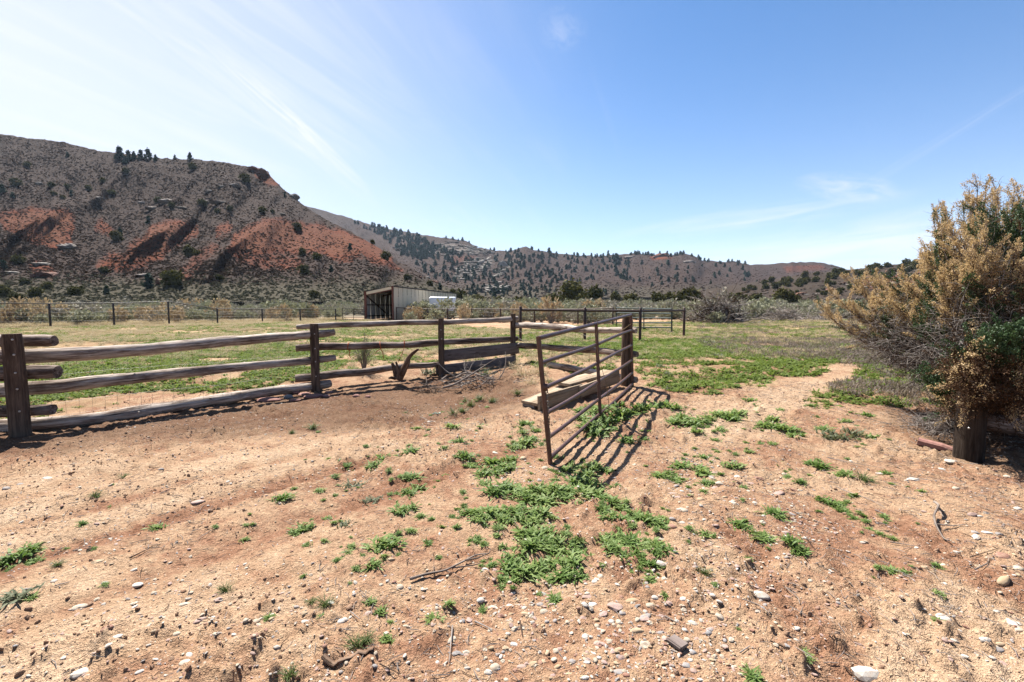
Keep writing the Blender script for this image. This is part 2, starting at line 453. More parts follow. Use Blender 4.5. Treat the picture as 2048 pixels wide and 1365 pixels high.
def m_hill(t):
    p = t.n('ShaderNodeNewGeometry').outputs['Position']
    red = t.attr('red'); pale = t.attr('pale'); base = t.attr('base')
    n1 = t.noise(p, 0.05, 6, 0.65); n2 = t.noise(p, 0.45, 5, 0.7); n3 = t.noise(p, 1.6, 3, 0.7)
    c = t.mix(n1, (.086, .053, .041), (.132, .087, .066))
    c = t.mix(t.rng(n2, 0.40, 0.62), c, (.072, .048, .040))
    c = t.mix(base, c, t.mix(n2, (.105, .093, .062), (.165, .14, .095)))
    rm = t.rng(t.math('ADD', red, t.math('MULTIPLY', t.math('SUBTRACT', n2, 0.5), 1.2)), 0.28, 0.68)
    z = t.n('ShaderNodeSeparateXYZ', {0: p}).outputs[2]
    strata = t.noise(t.n('ShaderNodeCombineXYZ', {0: 0.0, 1: 0.0, 2: t.math('ADD', z, t.math('MULTIPLY', n2, 1.5))}).outputs[0], 0.9, 3, 0.7)
    rc = t.mix(t.rng(strata, 0.35, 0.65), (.19, .040, .016), (.34, .088, .032))
    c = t.mix(t.math('MULTIPLY', rm, 0.92), c, rc)
    tan = t.rng(t.math('ADD', t.math('MULTIPLY', red, 0.5), t.math('MULTIPLY', n3, 1.0)), 0.80, 0.98)
    c = t.mix(t.math('MULTIPLY', tan, 0.32), c, (.24, .165, .105))
    pm = t.rng(t.math('ADD', pale, t.math('MULTIPLY', t.math('SUBTRACT', n2, 0.5), 2.2)), 0.55, 0.75)
    c = t.mix(pm, c, t.mix(n3, (.28, .24, .20), (.46, .41, .36)))
    return bsdf(t, c, 0.97, 0.05, k=0.37, normal=bump(t, t.math('ADD', n2, t.math('MULTIPLY', n3, 0.5)), 0.8, 1.4))


def wood(c_dark, c_mid, c_pale, wear=0.5, crack=1.0, scale=1.0, k=0.56):
    def fn(t):
        g = t.attr('grain', 'Vector')
        v = t.n('ShaderNodeMapping', {'Vector': g, 'Scale': (15 * scale, 15 * scale, 0.9 * scale)}).outputs[0]
        n = t.noise(v, 2.2, 6, 0.7, 0.8)
        v2 = t.n('ShaderNodeMapping', {'Vector': g, 'Scale': (6, 6, 1.6)}).outputs[0]
        n2 = t.noise(v2, 1.3, 5, 0.62)
        c = t.ramp(n, [(0.30, c_dark), (0.50, c_mid), (0.70, c_pale)])
        c = t.mix(t.rng(n2, 0.42, 0.60), c, t.mix(t.rng(n, 0.35, 0.65), c_mid, c_pale))
        c = t.mix(t.math('MULTIPLY', t.rng(n2, 0.45, 0.30), wear), c, c_dark)
        v3 = t.n('ShaderNodeMapping', {'Vector': g, 'Scale': (34, 34, 0.7)}).outputs[0]
        cr = t.rng(t.noise(v3, 1.5, 3, 0.6, 0.4), 0.37, 0.31)
        c = t.mix(t.math('MULTIPLY', cr, 0.8 * crack), c, tuple(x * 0.25 for x in c_dark))
        vk = t.n('ShaderNodeTexVoronoi', {'Vector': t.n('ShaderNodeMapping', {'Vector': g, 'Scale': (9, 9, 2.6)}).outputs[0], 'Scale': 1.0})
        kn = t.rng(vk.outputs['Distance'], 0.16, 0.08)
        c = t.mix(t.math('MULTIPLY', kn, 0.6), c, tuple(x * 0.5 for x in c_dark))
        h = t.math('SUBTRACT', t.math('MULTIPLY', n, 0.8), t.math('MULTIPLY', cr, crack))
        return bsdf(t, c, 0.88, 0.08, k=k, normal=bump(t, h, 1.0, 0.014))
    return fn


def foliage(c1, c2, trans=0.25, rough=0.6, spec=0.25, k=0.46):
    def fn(t):
        p = t.n('ShaderNodeNewGeometry').outputs['Position']; rnd = t.n('ShaderNodeObjectInfo').outputs['Random']
        isl = t.n('ShaderNodeNewGeometry').outputs['Random Per Island']
        f = t.math('ADD', t.math('MULTIPLY', isl, 0.65), t.math('MULTIPLY', rnd, 0.35))
        c = t.mix(f, c1, c2)
        d = bsdf(t, c, rough, spec * 0.45, k=k)
        tr = t.n('ShaderNodeBsdfTranslucent', {'Color': t.mix(1.0, c, (k * 1.15, k * 1.15, k * 0.9), 'MULTIPLY')}).outputs[0]
        return t.n('ShaderNodeMixShader', {0: trans, 1: d, 2: tr}).outputs[0]
    return fn


def stone(c1, c2, rough=0.75, sc=20.0, b=0.3):
    def fn(t):
        p = t.n('ShaderNodeTexCoord').outputs['Object']; rnd = t.n('ShaderNodeObjectInfo').outputs['Random']
        n = t.noise(p, sc, 5, 0.65); f = t.math('ADD', t.math('MULTIPLY', n, 0.6), t.math('MULTIPLY', rnd, 0.4))
        c = t.ramp(f, [(0.25, c1), (0.75, c2)])
        if sc > 15:
            g = t.n('ShaderNodeNewGeometry').outputs['Position']; dust = t.rng(t.noise(g, 55.0, 4, 0.65), 0.42, 0.66)
            c = t.mix(t.math('MULTIPLY', dust, 0.6), c, (.52, .36, .245))
        return bsdf(t, c, rough, 0.3, normal=bump(t, t.noise(p, sc * 3, 3), b, 0.01 * 20 / sc), k=0.50)
    return fn


def metal_rust(c1, c2, metal=0.35, rough=0.5, sc=9.0):
    def fn(t):
        p = t.n('ShaderNodeNewGeometry').outputs['Position']
        n = t.noise(p, sc, 6, 0.7); n2 = t.noise(p, sc * 7, 3, 0.7)
        c = t.mix(t.rng(t.math('ADD', n, t.math('MULTIPLY', n2, 0.3)), 0.45, 0.85), c1, c2)
        return bsdf(t, c, t.rng(n2, 0.3, 0.7, rough - 0.12, rough + 0.15), 0.4, metal, k=0.8, normal=bump(t, n2, 0.15, 0.003))
    return fn


def plain(c, rough=0.6, spec=0.4, var=0.15, sc=6.0, metal=0.0):
    def fn(t):
        p = t.n('ShaderNodeNewGeometry').outputs['Position']; n = t.noise(p, sc, 4, 0.6)
        return bsdf(t, t.mix(n, tuple(x * (1 - var) for x in c), tuple(min(1, x * (1 + var)) for x in c)), rough, spec, metal, k=0.95 if min(c) > .51 else 0.72 if min(c) > .35 else 0.5)
    return fn


M = {
    'ground': mat('ground_soil', m_ground), 'hill': mat('hillside', m_hill),
    'log': mat('weathered_log', wood((.075, .048, .040), (.25, .19, .150), (.65, .575, .50), 0.7, 1.0, 1.0, 0.74)),
    'log_dark': mat('brown_log', wood((.050, .030, .024), (.16, .11, .085), (.50, .41, .35), 0.7, 1.0, 1.0, 0.58)),
    'post': mat('treated_post', wood((.040, .027, .020), (.095, .066, .050), (.22, .155, .11), 0.5, 1.0, 1.0, 0.68)),
    'post_shaded': mat('shaded_post', wood((.040, .027, .020), (.095, .066, .050), (.20, .15, .115), 0.5, 1.0, 1.0, 0.26)),  # post wood again, with the shade under the juniper put into its colour
    'lumber': mat('raw_lumber', wood((.24, .16, .10), (.40, .295, .20), (.56, .455, .34), 0.3, 0.35, 0.7)),
    'grey_board': mat('grey_board', wood((.15, .115, .10), (.24, .19, .17), (.36, .30, .27), 0.4, 0.6, 0.7)),
    'dead_wood': mat('dead_wood', wood((.10, .072, .058), (.26, .205, .17), (.46, .395, .34), 0.5)),
    'stump': mat('stump_wood', wood((.055, .028, .018), (.17, .095, .060), (.36, .25, .175), 0.7)),
    'bark': mat('juniper_bark', wood((.050, .026, .017), (.12, .065, .042), (.24, .15, .105), 0.5)),
    'twig_dead': mat('dead_twig', wood((.17, .14, .125), (.32, .275, .245), (.50, .45, .41), 0.3, 0.3)),
    'twig_dark': mat('dark_twig', wood((.04, .027, .02), (.085, .055, .04), (.16, .11, .085), 0.3, 0.3)),
    'gate': mat('gate_steel', metal_rust((.060, .030, .024), (.13, .064, .045), 0.25, 0.40)),
    'pipe': mat('pipe_steel', metal_rust((.030, .017, .014), (.075, .036, .026), 0.2, 0.55)),
    'pipe_far': mat('fence_steel', metal_rust((.022, .018, .017), (.055, .04, .034), 0.2, 0.55)),
    'green_steel': mat('green_steel', metal_rust((.008, .022, .018), (.016, .034, .028), 0.2, 0.5)),
    'red_steel': mat('red_steel', metal_rust((.10, .026, .016), (.16, .05, .03), 0.1, 0.55)),
    'chain': mat('chain_steel', metal_rust((.33, .31, .29), (.20, .15, .12), 0.8, 0.45, 40)),
    'wire': mat('fence_wire', plain((.22, .20, .19), 0.5, 0.4, 0.2, 5, 0.6)),
    'nail': mat('nail_head', plain((.55, .52, .48), 0.4, 0.5, 0.2, 30, 0.7)),
    'siding': mat('tan_siding', plain((.80, .68, .49), 0.5, 0.3, 0.05, 0.7)),
    'siding_in': mat('inner_siding', plain((.55, .53, .51), 0.55, 0.3, 0.1, 0.7)),
    'white_paint': mat('white_paint', plain((.78, .79, .80), 0.3, 0.5, 0.03, 2)),
    'dark_glass': mat('dark_glass', plain((.012, .014, .016), 0.08, 0.6, 0.1)),
    'rubber': mat('rubber', plain((.02, .02, .02), 0.8, 0.2, 0.2)),
    'orange': mat('orange_twine', plain((.62, .13, .03), 0.7, 0.2, 0.2, 30)),
    'straw_twine': mat('straw_twine', plain((.42, .27, .13), 0.8, 0.2, 0.2, 30)),
    'teal': mat('teal_ribbon', plain((.16, .50, .42), 0.6, 0.3, 0.1)),
    'weed': mat('weed_leaf', foliage((.085, .19, .024), (.40, .50, .17), 0.38, 0.55, 0.35, 0.54)),
    'weed_field': mat('field_weed_leaf', foliage((.14, .225, .032), (.32, .40, .11), 0.38, 0.7, 0.2)),
    'grass': mat('grass_blade', foliage((.085, .15, .03), (.20, .24, .08), 0.3, 0.5, 0.3)),
    'grey_weed': mat('grey_weed_leaf', foliage((.16, .19, .10), (.30, .31, .18), 0.25, 0.6, 0.3)),
    'dry_grass': mat('dry_grass', foliage((.36, .28, .17), (.60, .49, .32), 0.2, 0.7, 0.15, 0.7)),
    'purple': mat('purple_weed', foliage((.22, .18, .12), (.40, .32, .30), 0.25, 0.7, 0.15)),
    'sage': mat('sage_leaf', foliage((.28, .285, .19), (.40, .395, .275), 0.15, 0.8, 0.1, 0.62)),
    'sage_grey': mat('grey_sage_leaf', foliage((.28, .255, .205), (.42, .385, .315), 0.12, 0.85, 0.1, 0.62)),
    'rabbit': mat('dry_brush_plume', foliage((.36, .26, .165), (.56, .44, .30), 0.2, 0.8, 0.1, 0.66)),
    'scrub': mat('hill_scrub', foliage((.078, .053, .042), (.125, .088, .069), 0.1, 0.9, 0.05, 0.52)),
    'scrub_green': mat('flat_scrub', foliage((.088, .088, .060), (.155, .150, .105), 0.1, 0.9, 0.05, 0.60)),
    'juniper': mat('juniper_leaf', foliage((.045, .050, .016), (.135, .125, .042), 0.12, 0.8, 0.1, 0.66)),
    'pine': mat('pine_needle', foliage((.024, .048, .038), (.066, .105, .074), 0.1, 0.8, 0.1, 0.75)),
    'dead_leaf': mat('dead_juniper_leaf', foliage((.46, .315, .17), (.76, .58, .36), 0.32, 0.75, 0.12, 0.72)),
    'dead_leaf_dark': mat('old_dead_leaf', foliage((.11, .058, .034), (.25, .145, .085), 0.15, 0.8, 0.1, 0.34)),
    'live_leaf': mat('live_juniper_leaf', foliage((.045, .095, .040), (.14, .22, .095), 0.2, 0.5, 0.35)),
    'st_cream': mat('cream_stone', stone((.56, .47, .35), (.74, .64, .50))),
    'st_white': mat('white_stone', stone((.64, .58, .50), (.82, .77, .69))),
    'st_tan': mat('tan_stone', stone((.52, .36, .20), (.66, .50, .32))),
    'st_pink': mat('pink_stone', stone((.42, .27, .23), (.56, .40, .35))),
    'st_red': mat('red_stone', stone((.26, .11, .075), (.38, .19, .13))),
    'st_grey': mat('grey_stone', stone((.27, .26, .26), (.42, .40, .39))),
    'rock_red': mat('red_sandstone', stone((.33, .15, .12), (.50, .27, .22), 0.9, 6.0)),
    'rock_hill': mat('hill_rock', stone((.20, .165, .14), (.40, .335, .28), 0.95, 0.8, 0.6)),
    'rock_pale': mat('pale_hill_rock', stone((.25, .22, .185), (.42, .375, .32), 0.95, 0.8, 0.6)),
    'rock_rust': mat('rust_hill_rock', stone((.17, .075, .05), (.30, .15, .10), 0.95, 0.8, 0.6)),
}

# ------------------------------------------------------------------ the ground sheet
FIELDS = [  # places where low green weeds grow: outline seen from the gate, density
    ([(-900, 780), (-900, 648), (0, 646), (590, 640), (730, 640), (880, 650), (1030, 660), (1240, 665), (1240, 745), (1150, 752), (1060, 730), (880, 722), (625, 758), (300, 800), (120, 822), (0, 840), (-300, 860)], 1.0),
    ([(1265, 705), (1330, 690), (1440, 682), (1540, 705), (1700, 725), (1560, 765), (1440, 785), (1290, 772)], 1.5),
    ([(1060, 655), (1240, 648), (1400, 640), (1700, 632), (2300, 640), (2500, 800), (1860, 815), (1740, 815), (1625, 800), (1660, 760), (1720, 728), (1560, 745), (1300, 740)], 0.8),
]
PATH_POLY = [(1330, 845), (1440, 800), (1560, 770), (1660, 735), (1712, 728), (1720, 742), (1650, 775), (1620, 805), (1560, 850), (1420, 870)]
SAND_POLYS = [PATH_POLY, [(-200, 1090), (0, 960), (300, 915), (720, 890), (900, 905), (620, 960), (300, 1080), (0, 1130)], [(1750, 1200), (1900, 1160), (2100, 1230), (2100, 1400), (1750, 1400)],
              [(-100, 1180), (400, 1120), (500, 1200), (100, 1400), (-100, 1400)]]
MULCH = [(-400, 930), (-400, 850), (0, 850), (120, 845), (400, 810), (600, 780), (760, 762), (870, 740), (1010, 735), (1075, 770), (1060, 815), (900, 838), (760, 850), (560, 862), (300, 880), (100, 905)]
MULCH2 = [(1720, 820), (1850, 800), (2300, 800), (2300, 960), (1950, 945), (1800, 880)]


def bare(x, y):
    """patchiness of the field growth"""
    return sst(0.40, 0.52, 0.6 * fbm(x / 1.7, y / 1.2, 31, 4) + 0.4 * fbm(x / 5, y / 3.4, 33, 3))


def field_density(x, y):
    px, py = PROJ(x, y, H(x, y)); px = px + 22 * (fbm(x * 1.3, y * 1.3, 41, 3) - 0.5) * 2; py = py + 14 * (fbm(x * 1.3, y * 1.3, 42, 3) - 0.5) * 2 * np.clip(12 / y, 0.2, 1.5)
    d = 0
    for poly, k in FIELDS: d = np.maximum(d, k * inpoly(px, py, poly))
    return d * (1 - 0.95 * inpoly(px, py, PATH_POLY)) * (y > 2)


def build_ground():
    r = np.concatenate([np.linspace(0.15, 1.5, 6)[:-1], 1.5 * 1.0085 ** np.arange(390)])
    r = np.concatenate([r, r[-1] * 1.05 ** np.arange(1, 104)])
    a = np.concatenate([np.linspace(-R_(57), R_(57), 640), np.linspace(R_(57), R_(303), 46)[1:-1]])
    rr, aa = np.meshgrid(r, a, indexing='ij'); x = rr * np.sin(aa); y = rr * np.cos(aa)
    z = Z(x, y); nr, na_ = rr.shape
    v = np.stack([x, y, z], -1).reshape(-1, 3)
    v = np.vstack([v, [[0, 0, float(Z(0.0, 0.0))]]])
    i = np.arange(nr - 1)[:, None] * na_; j = np.arange(na_)[None]; j2 = (j + 1) % na_
    q = np.stack([i + j, i + na_ + j, i + na_ + j2, i + j2], -1).reshape(-1, 4)
    c = len(v) - 1; tr = np.stack([np.full(na_, c), np.arange(na_), (np.arange(na_) + 1) % na_], -1)
    xf, yf = v[:, 0], v[:, 1]; yy = np.maximum(yf, 0.3)
    px, py = PROJ(xf, yy, H(xf, yy))
    wx = 40 * (fbm(xf * 2, yf * 2, 61, 3) - 0.5); wy = 26 * (fbm(xf * 2, yf * 2, 62, 3) - 0.5)
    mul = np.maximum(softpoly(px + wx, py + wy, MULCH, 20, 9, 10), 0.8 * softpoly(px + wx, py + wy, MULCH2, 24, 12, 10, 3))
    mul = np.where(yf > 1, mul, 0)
    sand = 0.5 + 0 * xf
    for k, pl in enumerate(SAND_POLYS): sand = np.maximum(sand, 0.5 + 0.40 * softpoly(px + wx * 2, py + wy * 2, pl, 26, 14, 10, k))
    fd = field_density(xf, np.maximum(yf, 0.5)) * bare(xf, yf) * (yf > 1)
    sand = sand - 0.25 * np.clip(fd, 0, 1)
    m, m2, s_, t_ = RUT(xf, yf); rut = np.clip(m + 0.6 * m2, 0, 1) * (yf > 0)
    far = sst(42, 62, np.hypot(xf, yf) + 8 * (fbm(xf / 6, yf / 6, 44, 3) - 0.5))
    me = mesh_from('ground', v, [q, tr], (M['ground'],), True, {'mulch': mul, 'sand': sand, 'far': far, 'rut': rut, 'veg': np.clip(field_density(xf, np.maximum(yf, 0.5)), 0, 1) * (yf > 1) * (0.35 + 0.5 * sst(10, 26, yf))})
    o = bpy.data.objects.new('ground', me); COL.objects.link(o); o['kind'] = 'structure'
    return o


build_ground()


# ------------------------------------------------------------------ hills
class Hill:
    """terrain laid out along bearings: foot and crest of each bearing at their own distances"""
    def __init__(s, name, x0, x1, step, nr, sky_, base_, Db, Dc, gexp, relief, masks, rough=1.6, seed=0, back=10, skyseed=None):
        s.px = np.arange(x0, x1 + 1, step, dtype=float); s.t = np.linspace(0, 1, nr)
        sk = np.array(sky_, float); bs = np.array(base_, float)
        s.ys = np.interp(s.px, sk[:, 0], sk[:, 1]); s.yb = np.interp(s.px, bs[:, 0], bs[:, 1])
        s.ys = s.ys + rough * 2 * (fbm(s.px / 9, 0 * s.px, 70 + seed, 3) - 0.5) * np.clip((s.yb - s.ys) / 40, 0, 1)
        s.ys = np.minimum(s.ys, s.yb - 0.5)
        s.Db = np.interp(s.px, *np.array(Db, float).T); s.Dc = np.interp(s.px, *np.array(Dc, float).T)
        s.gexp = gexp; s.relief = relief; s.seed = seed
        T, X = np.meshgrid(s.t, s.px, indexing='ij'); Y = s.yb[None] + (s.ys - s.yb)[None] * T
        D = s.Db[None] + (s.Dc - s.Db)[None] * T ** gexp + relief(X, Y, T)
        D = np.maximum.accumulate(D + 0.02 * np.arange(nr)[:, None], axis=0)
        s.D = D
        F = P(X, Y, D)
        skirt = F[:1] - np.array([0, 0, 5.0])
        rows = [skirt, F]; crest = F[-1]
        for k in range(1, back + 1):
            f = 1 + 0.10 * k; b = crest * np.array([f, f, 1.0])
            b[:, 2] = np.maximum(crest[:, 2] * (1 - (k / back) ** 1.3 * 1.02), -2); rows.append(b[None])
        A = np.concatenate(rows, 0); n, m = A.shape[:2]
        i = np.arange(n - 1)[:, None] * m; j = np.arange(m - 1)[None]
        q = np.stack([i + j, i + j + 1, i + m + j + 1, i + m + j], -1).reshape(-1, 4)
        at = {}
        pad = lambda a: np.concatenate([a[:1], a, np.repeat(a[-1:], back, 0)], 0).ravel()
        for k, fn in masks.items(): at[k] = pad(fn(X, Y, T))
        me = mesh_from(name, A.reshape(-1, 3), [q], (M['hill'],), True, at)
        s.o = bpy.data.objects.new(name, me); COL.objects.link(s.o); s.o['kind'] = 'structure'
    def at(s, px, py):
        px = np.asarray(px, float); py = np.asarray(py, float)
        c = np.clip((px - s.px[0]) / (s.px[1] - s.px[0]), 0, len(s.px) - 1.001)
        ys = np.interp(px, s.px, s.ys); yb = np.interp(px, s.px, s.yb)
        t = np.clip((py - yb) / (ys - yb), 0, 1) * (len(s.t) - 1); t = np.minimum(t, len(s.t) - 1.001)
        i = t.astype(int); j = c.astype(int); a = t - i; b = c - j
        D = (s.D[i, j] * (1 - b) + s.D[i, j + 1] * b) * (1 - a) + (s.D[i + 1, j] * (1 - b) + s.D[i + 1, j + 1] * b) * a
        return P(px, np.clip(py, np.minimum(ys, yb), yb), D)
    def inside(s, px, py):
        return (py > np.interp(px, s.px, s.ys)) & (py < np.interp(px, s.px, s.yb)) & (px > s.px[0]) & (px < s.px[-1])


LSKY = [(-900, 215), (-400, 250), (0, 268), (60, 277), (130, 285), (200, 303), (235, 306), (300, 316), (380, 319), (430, 322), (480, 331), (520, 336), (535, 343), (540, 353), (562, 374), (590, 398), (620, 419), (655, 441), (700, 463), (750, 492), (800, 525), (850, 553), (905, 580), (960, 597), (1000, 603)]
LBASE = [(-900, 604), (0, 603), (500, 604), (800, 604), (1000, 605)]
SPURS = [  # ridge line of each nose: top, foot, half-width growth, how far it stands out
    ((110, 415), (-120, 560), 120, 26), ((365, 438), (185, 545), 105, 26), ((545, 437), (335, 585), 150, 30), ((205, 435), (150, 500), 36, 8), ((690, 470), (800, 590), 120, 16), ((455, 460), (400, 515), 34, 7)]


def lrelief(X, Y, T):
    r = 0
    for (tx, ty), (bx, by), wd, amp in SPURS:
        f = np.clip((Y - ty) / (by - ty), 0, 1.2); ax = tx + (bx - tx) * f
        wl = wd * (0.35 + 0.65 * f); d = (X - ax) / wl
        prof = np.where(d < 0, np.clip(1 + d * 1.35, 0, 1), np.clip(1 - d, 0, 1))
        r = r - amp * prof * sst(-0.28, 0.38, (Y - ty) / (by - ty)) * (1 - np.clip((f - 0.10) / 1.15, 0, 1))
    g = fbm(X / 46 + Y / 200, Y / 130, 81, 4) - 0.5
    g2 = 1 - np.abs(2 * fbm(X / 85 + Y / 120, Y / 240, 83, 3) - 1) * 2
    return (1.25 * r + 20 * g - 11 * g2 * sst(0.1, 0.4, T)) * np.clip(T * 6, 0, 1) * np.clip((1.02 - T) * 6, 0.0, 1)


REDS = [([(-20, 428), (60, 414), (140, 418), (152, 432), (150, 452), (128, 500), (70, 486), (0, 452)], 1.0), ([(192, 432), (226, 448), (228, 478), (190, 462)], 0.8),
        ([(308, 446), (350, 436), (386, 442), (394, 470), (362, 484), (312, 520), (215, 532), (280, 474)], 1.0), ([(215, 505), (290, 480), (310, 530), (250, 545), (190, 540)], 0.65),
        ([(492, 446), (560, 436), (640, 446), (695, 470), (722, 512), (690, 520), (640, 505), (560, 505), (470, 515), (450, 490)], 0.95), ([(470, 505), (600, 505), (620, 545), (500, 540), (470, 525)], 0.55),
        ([(650, 450), (700, 463), (775, 500), (812, 545), (740, 525), (690, 490)], 0.9), ([(430, 445), (470, 446), (462, 468), (430, 478)], 0.75), ([(60, 515), (110, 530), (105, 560), (60, 545)], 0.7), ([(330, 560), (420, 480), (450, 490), (350, 585)], 0.5)]


def lred(X, Y, T):
    x = X + 26 * (fbm(X / 22, Y / 22, 91, 3) - 0.5); y = Y + 16 * (fbm(X / 22, Y / 22, 92, 3) - 0.5); r = 0
    for pl, k in REDS: r = np.maximum(r, k * softpoly(x, y, pl, 7, 5, 8))
    return np.maximum(r, 0.75 * softpoly(x, y, [(500, 335), (545, 345), (560, 375), (530, 372), (505, 352)], 4, 3, 6))


def lpale(X, Y, T): return 0.35 * softpoly(X, Y, [(500, 334), (542, 345), (556, 368), (530, 360)], 4, 3, 6)


left_hill = Hill('red_banded_hill', -900, 1000, 3.4, 150, LSKY, LBASE,
                 [(-900, 80), (0, 90), (600, 95), (1000, 120)], [(-900, 300), (0, 330), (535, 300), (620, 275), (800, 210), (1000, 150)], 1.0, lrelief,
                 {'red': lred, 'pale': lpale, 'base': lambda X, Y, T: sst(545, 585, Y + 14 * (fbm(X / 40, Y / 20, 95, 3) - 0.5))}, 2.2, 1)

FSKY = [(420, 400), (560, 400), (650, 422), (700, 437), (760, 455), (830, 468), (900, 478), (930, 482), (955, 495), (990, 501), (1020, 503), (1040, 497), (1052, 493), (1066, 500), (1090, 504), (1150, 511), (1200, 513), (1240, 510), (1270, 507), (1310, 511), (1318, 507), (1335, 507), (1340, 511), (1365, 508), (1385, 511), (1405, 521), (1450, 524), (1470, 523), (1485, 527), (1500, 530), (1530, 529), (1560, 527), (1600, 524), (1640, 525), (1665, 530), (1700, 541), (1760, 552), (2000, 575), (2400, 585)]
FBASE = [(420, 598), (2400, 592)]


def frelief(X, Y, T):
    g = fbm(X / 60 + Y / 60, Y / 60, 101, 5) - 0.5
    rg = 1 - np.abs(2 * fbm(X / 95 - Y / 130, Y / 160, 103, 3) - 1) * 2
    return (90 * g - 46 * rg) * np.clip(T * 5, 0, 1) * np.clip((1.02 - T) * 5, 0, 1)


PALES = [([(856, 492), (900, 482), (950, 492), (985, 505), (975, 512), (930, 508), (880, 512), (852, 508)], 0.62), ([(905, 545), (940, 516), (985, 514), (990, 528), (960, 548), (915, 565)], 0.72),
         ([(985, 552), (1005, 525), (1030, 518), (1018, 535), (995, 560)], 0.62), ([(965, 580), (985, 564), (1010, 575), (975, 592)], 0.5), ([(783, 494), (800, 495), (800, 505)], 0.8), ([(900, 540), (1000, 505), (1010, 590), (930, 590)], 0.25)]


def fpale(X, Y, T):
    r = 0
    for pl, k in PALES: r = np.maximum(r, k * softpoly(X, Y, pl, 5, 3, 8))
    return r


def fred(X, Y, T):
    return np.maximum(0.8 * softpoly(X, Y, [(1300, 505), (1340, 506), (1345, 518), (1300, 520)], 4, 2, 6), 0.45 * softpoly(X, Y, [(1560, 530), (1640, 526), (1670, 540), (1570, 548)], 8, 3, 6) + 0.4 * softpoly(X, Y, [(900, 510), (960, 508), (960, 524), (890, 530)], 5, 3, 6))


far_hill = Hill('far_hills', 420, 2400, 4.0, 110, FSKY, FBASE, [(420, 420), (1000, 330), (2400, 300)], [(420, 1150), (700, 1100), (950, 900), (1100, 850), (1400, 850), (1700, 900), (2400, 800)], 1.0, frelief,
                {'red': fred, 'pale': fpale, 'base': lambda X, Y, T: sst(562, 590, Y + 10 * (fbm(X / 40, Y / 20, 96, 3) - 0.5)) * 0.7}, 1.6, 2)

RSKY = [(1330, 590), (1420, 578), (1500, 566), (1560, 556), (1640, 545), (1700, 540), (1760, 534), (1800, 528), (1850, 521), (1950, 505), (2100, 480), (2400, 440), (2900, 420)]
RBASE = [(1330, 597), (2900, 600)]


def rrelief(X, Y, T):
    g = fbm(X / 50 + Y / 50, Y / 24, 111, 5) - 0.5
    return 34 * g * np.clip(T * 5, 0, 1) * np.clip((1.02 - T) * 5, 0, 1)


right_hill = Hill('rocky_side_ridge', 1330, 2900, 4.0, 60, RSKY, RBASE, [(1330, 220), (1700, 170), (2900, 120)], [(1330, 330), (1700, 330), (2000, 320), (2900, 300)], 1.0, rrelief,
                  {'red': lambda X, Y, T: 0.5 * softpoly(X, Y, [(1700, 560), (1800, 545), (1850, 570), (1750, 585)], 8, 4, 6), 'pale': lambda X, Y, T: 0.42 * softpoly(X, Y, [(1590, 590), (1660, 570), (1760, 545), (1900, 530), (1900, 560), (1700, 590)], 10, 5, 8), 'base': lambda X, Y, T: 0.3 + 0 * X}, 1.5, 3)


# ------------------------------------------------------------------ thin valley air
def build_haze():
    m = bpy.data.materials.new('thin_air'); m.use_nodes = True; t = NT(m.node_tree); t.N.clear()
    v = t.n('ShaderNodeVolumePrincipled', {'Color': (0.62, 0.78, 1.0), 'Density': HAZE, 'Anisotropy': 0.2})
    out = t.n('ShaderNodeOutputMaterial'); t.L.new(v.outputs[0], out.inputs['Volume'])
    mb = MB().box((0, 0, 145.0), (1, 0, 0), (0, 1, 0), (0, 0, 1), 9500, 9500, 175.0)
    v_, q_, t_, l_ = mb.arrays(); o = bpy.data.objects.new('haze', mesh_from('haze', v_, q_ + t_, (m,))); COL.objects.link(o); o['kind'] = 'stuff'


HAZE = 0.000055
build_haze()


# ------------------------------------------------------------------ log fence
def lerp_path(pts, n):
    """smooth path through (place, distance) points"""
    p = np.array([V(*q) for q in pts]); s = np.concatenate([[0], np.cumsum(np.linalg.norm(np.diff(p, axis=0), axis=1))]); t = np.linspace(0, s[-1], n)
    return np.stack([np.interp(t, s, p[:, k]) for k in range(3)], 1)


def log(mb, pts, r0, r1, seed, bend=0.03, n=44, sides=16, rough=0.20):
    p = lerp_path(pts, n); t = np.linspace(0, 1, n)
    for _ in range(14): p[1:-1] = (p[:-2] + 2 * p[1:-1] + p[2:]) / 4
    for k in range(3): p[:, k] += bend * (fbm(t * 3 + seed, 0 * t + k, seed * 3 + k, 3) - 0.5)
    r = r0 + (r1 - r0) * t; r = r * (1 + 0.10 * (fbm(t * 6 + seed * 2, 0 * t, seed + 40, 3) - 0.5))
    ends = np.ones(n); ends[0] = 0.90; ends[-1] = 0.90
    mb.tube(p, r * ends, sides, rough=rough, seed=seed)
    # knots and branch stubs
    rr = np.random.default_rng(seed)
    for k in range(4):
        i = int(rr.integers(3, n - 3)); a = rr.uniform(0, 2 * np.pi)
        ax = p[i + 1] - p[i - 1]; ax /= np.linalg.norm(ax); u = np.cross(ax, [0, 0, 1]); u /= np.linalg.norm(u); wv = np.cross(u, ax)
        d = u * math.cos(a) + wv * math.sin(a); rad = r[i]
        mb.tube([p[i] + d * rad * 0.6, p[i] + d * rad * 1.03, p[i] + d * rad * 1.16 + ax * 0.006], [rad * 0.34, rad * 0.22, rad * 0.12], 7, rough=0.15, seed=seed + k)
    return mb


def ground_at(x, y): return float(Z(np.array(x, float), np.array(y, float)))


FENCE = thing('log_fence', 'weathered log rail fence across the yard from left edge to the open gate', 'fence', (float(ray(628, 700)[0]) * 9.0, 9.0, ground_at(float(ray(628, 700)[0]) * 9, 9)))


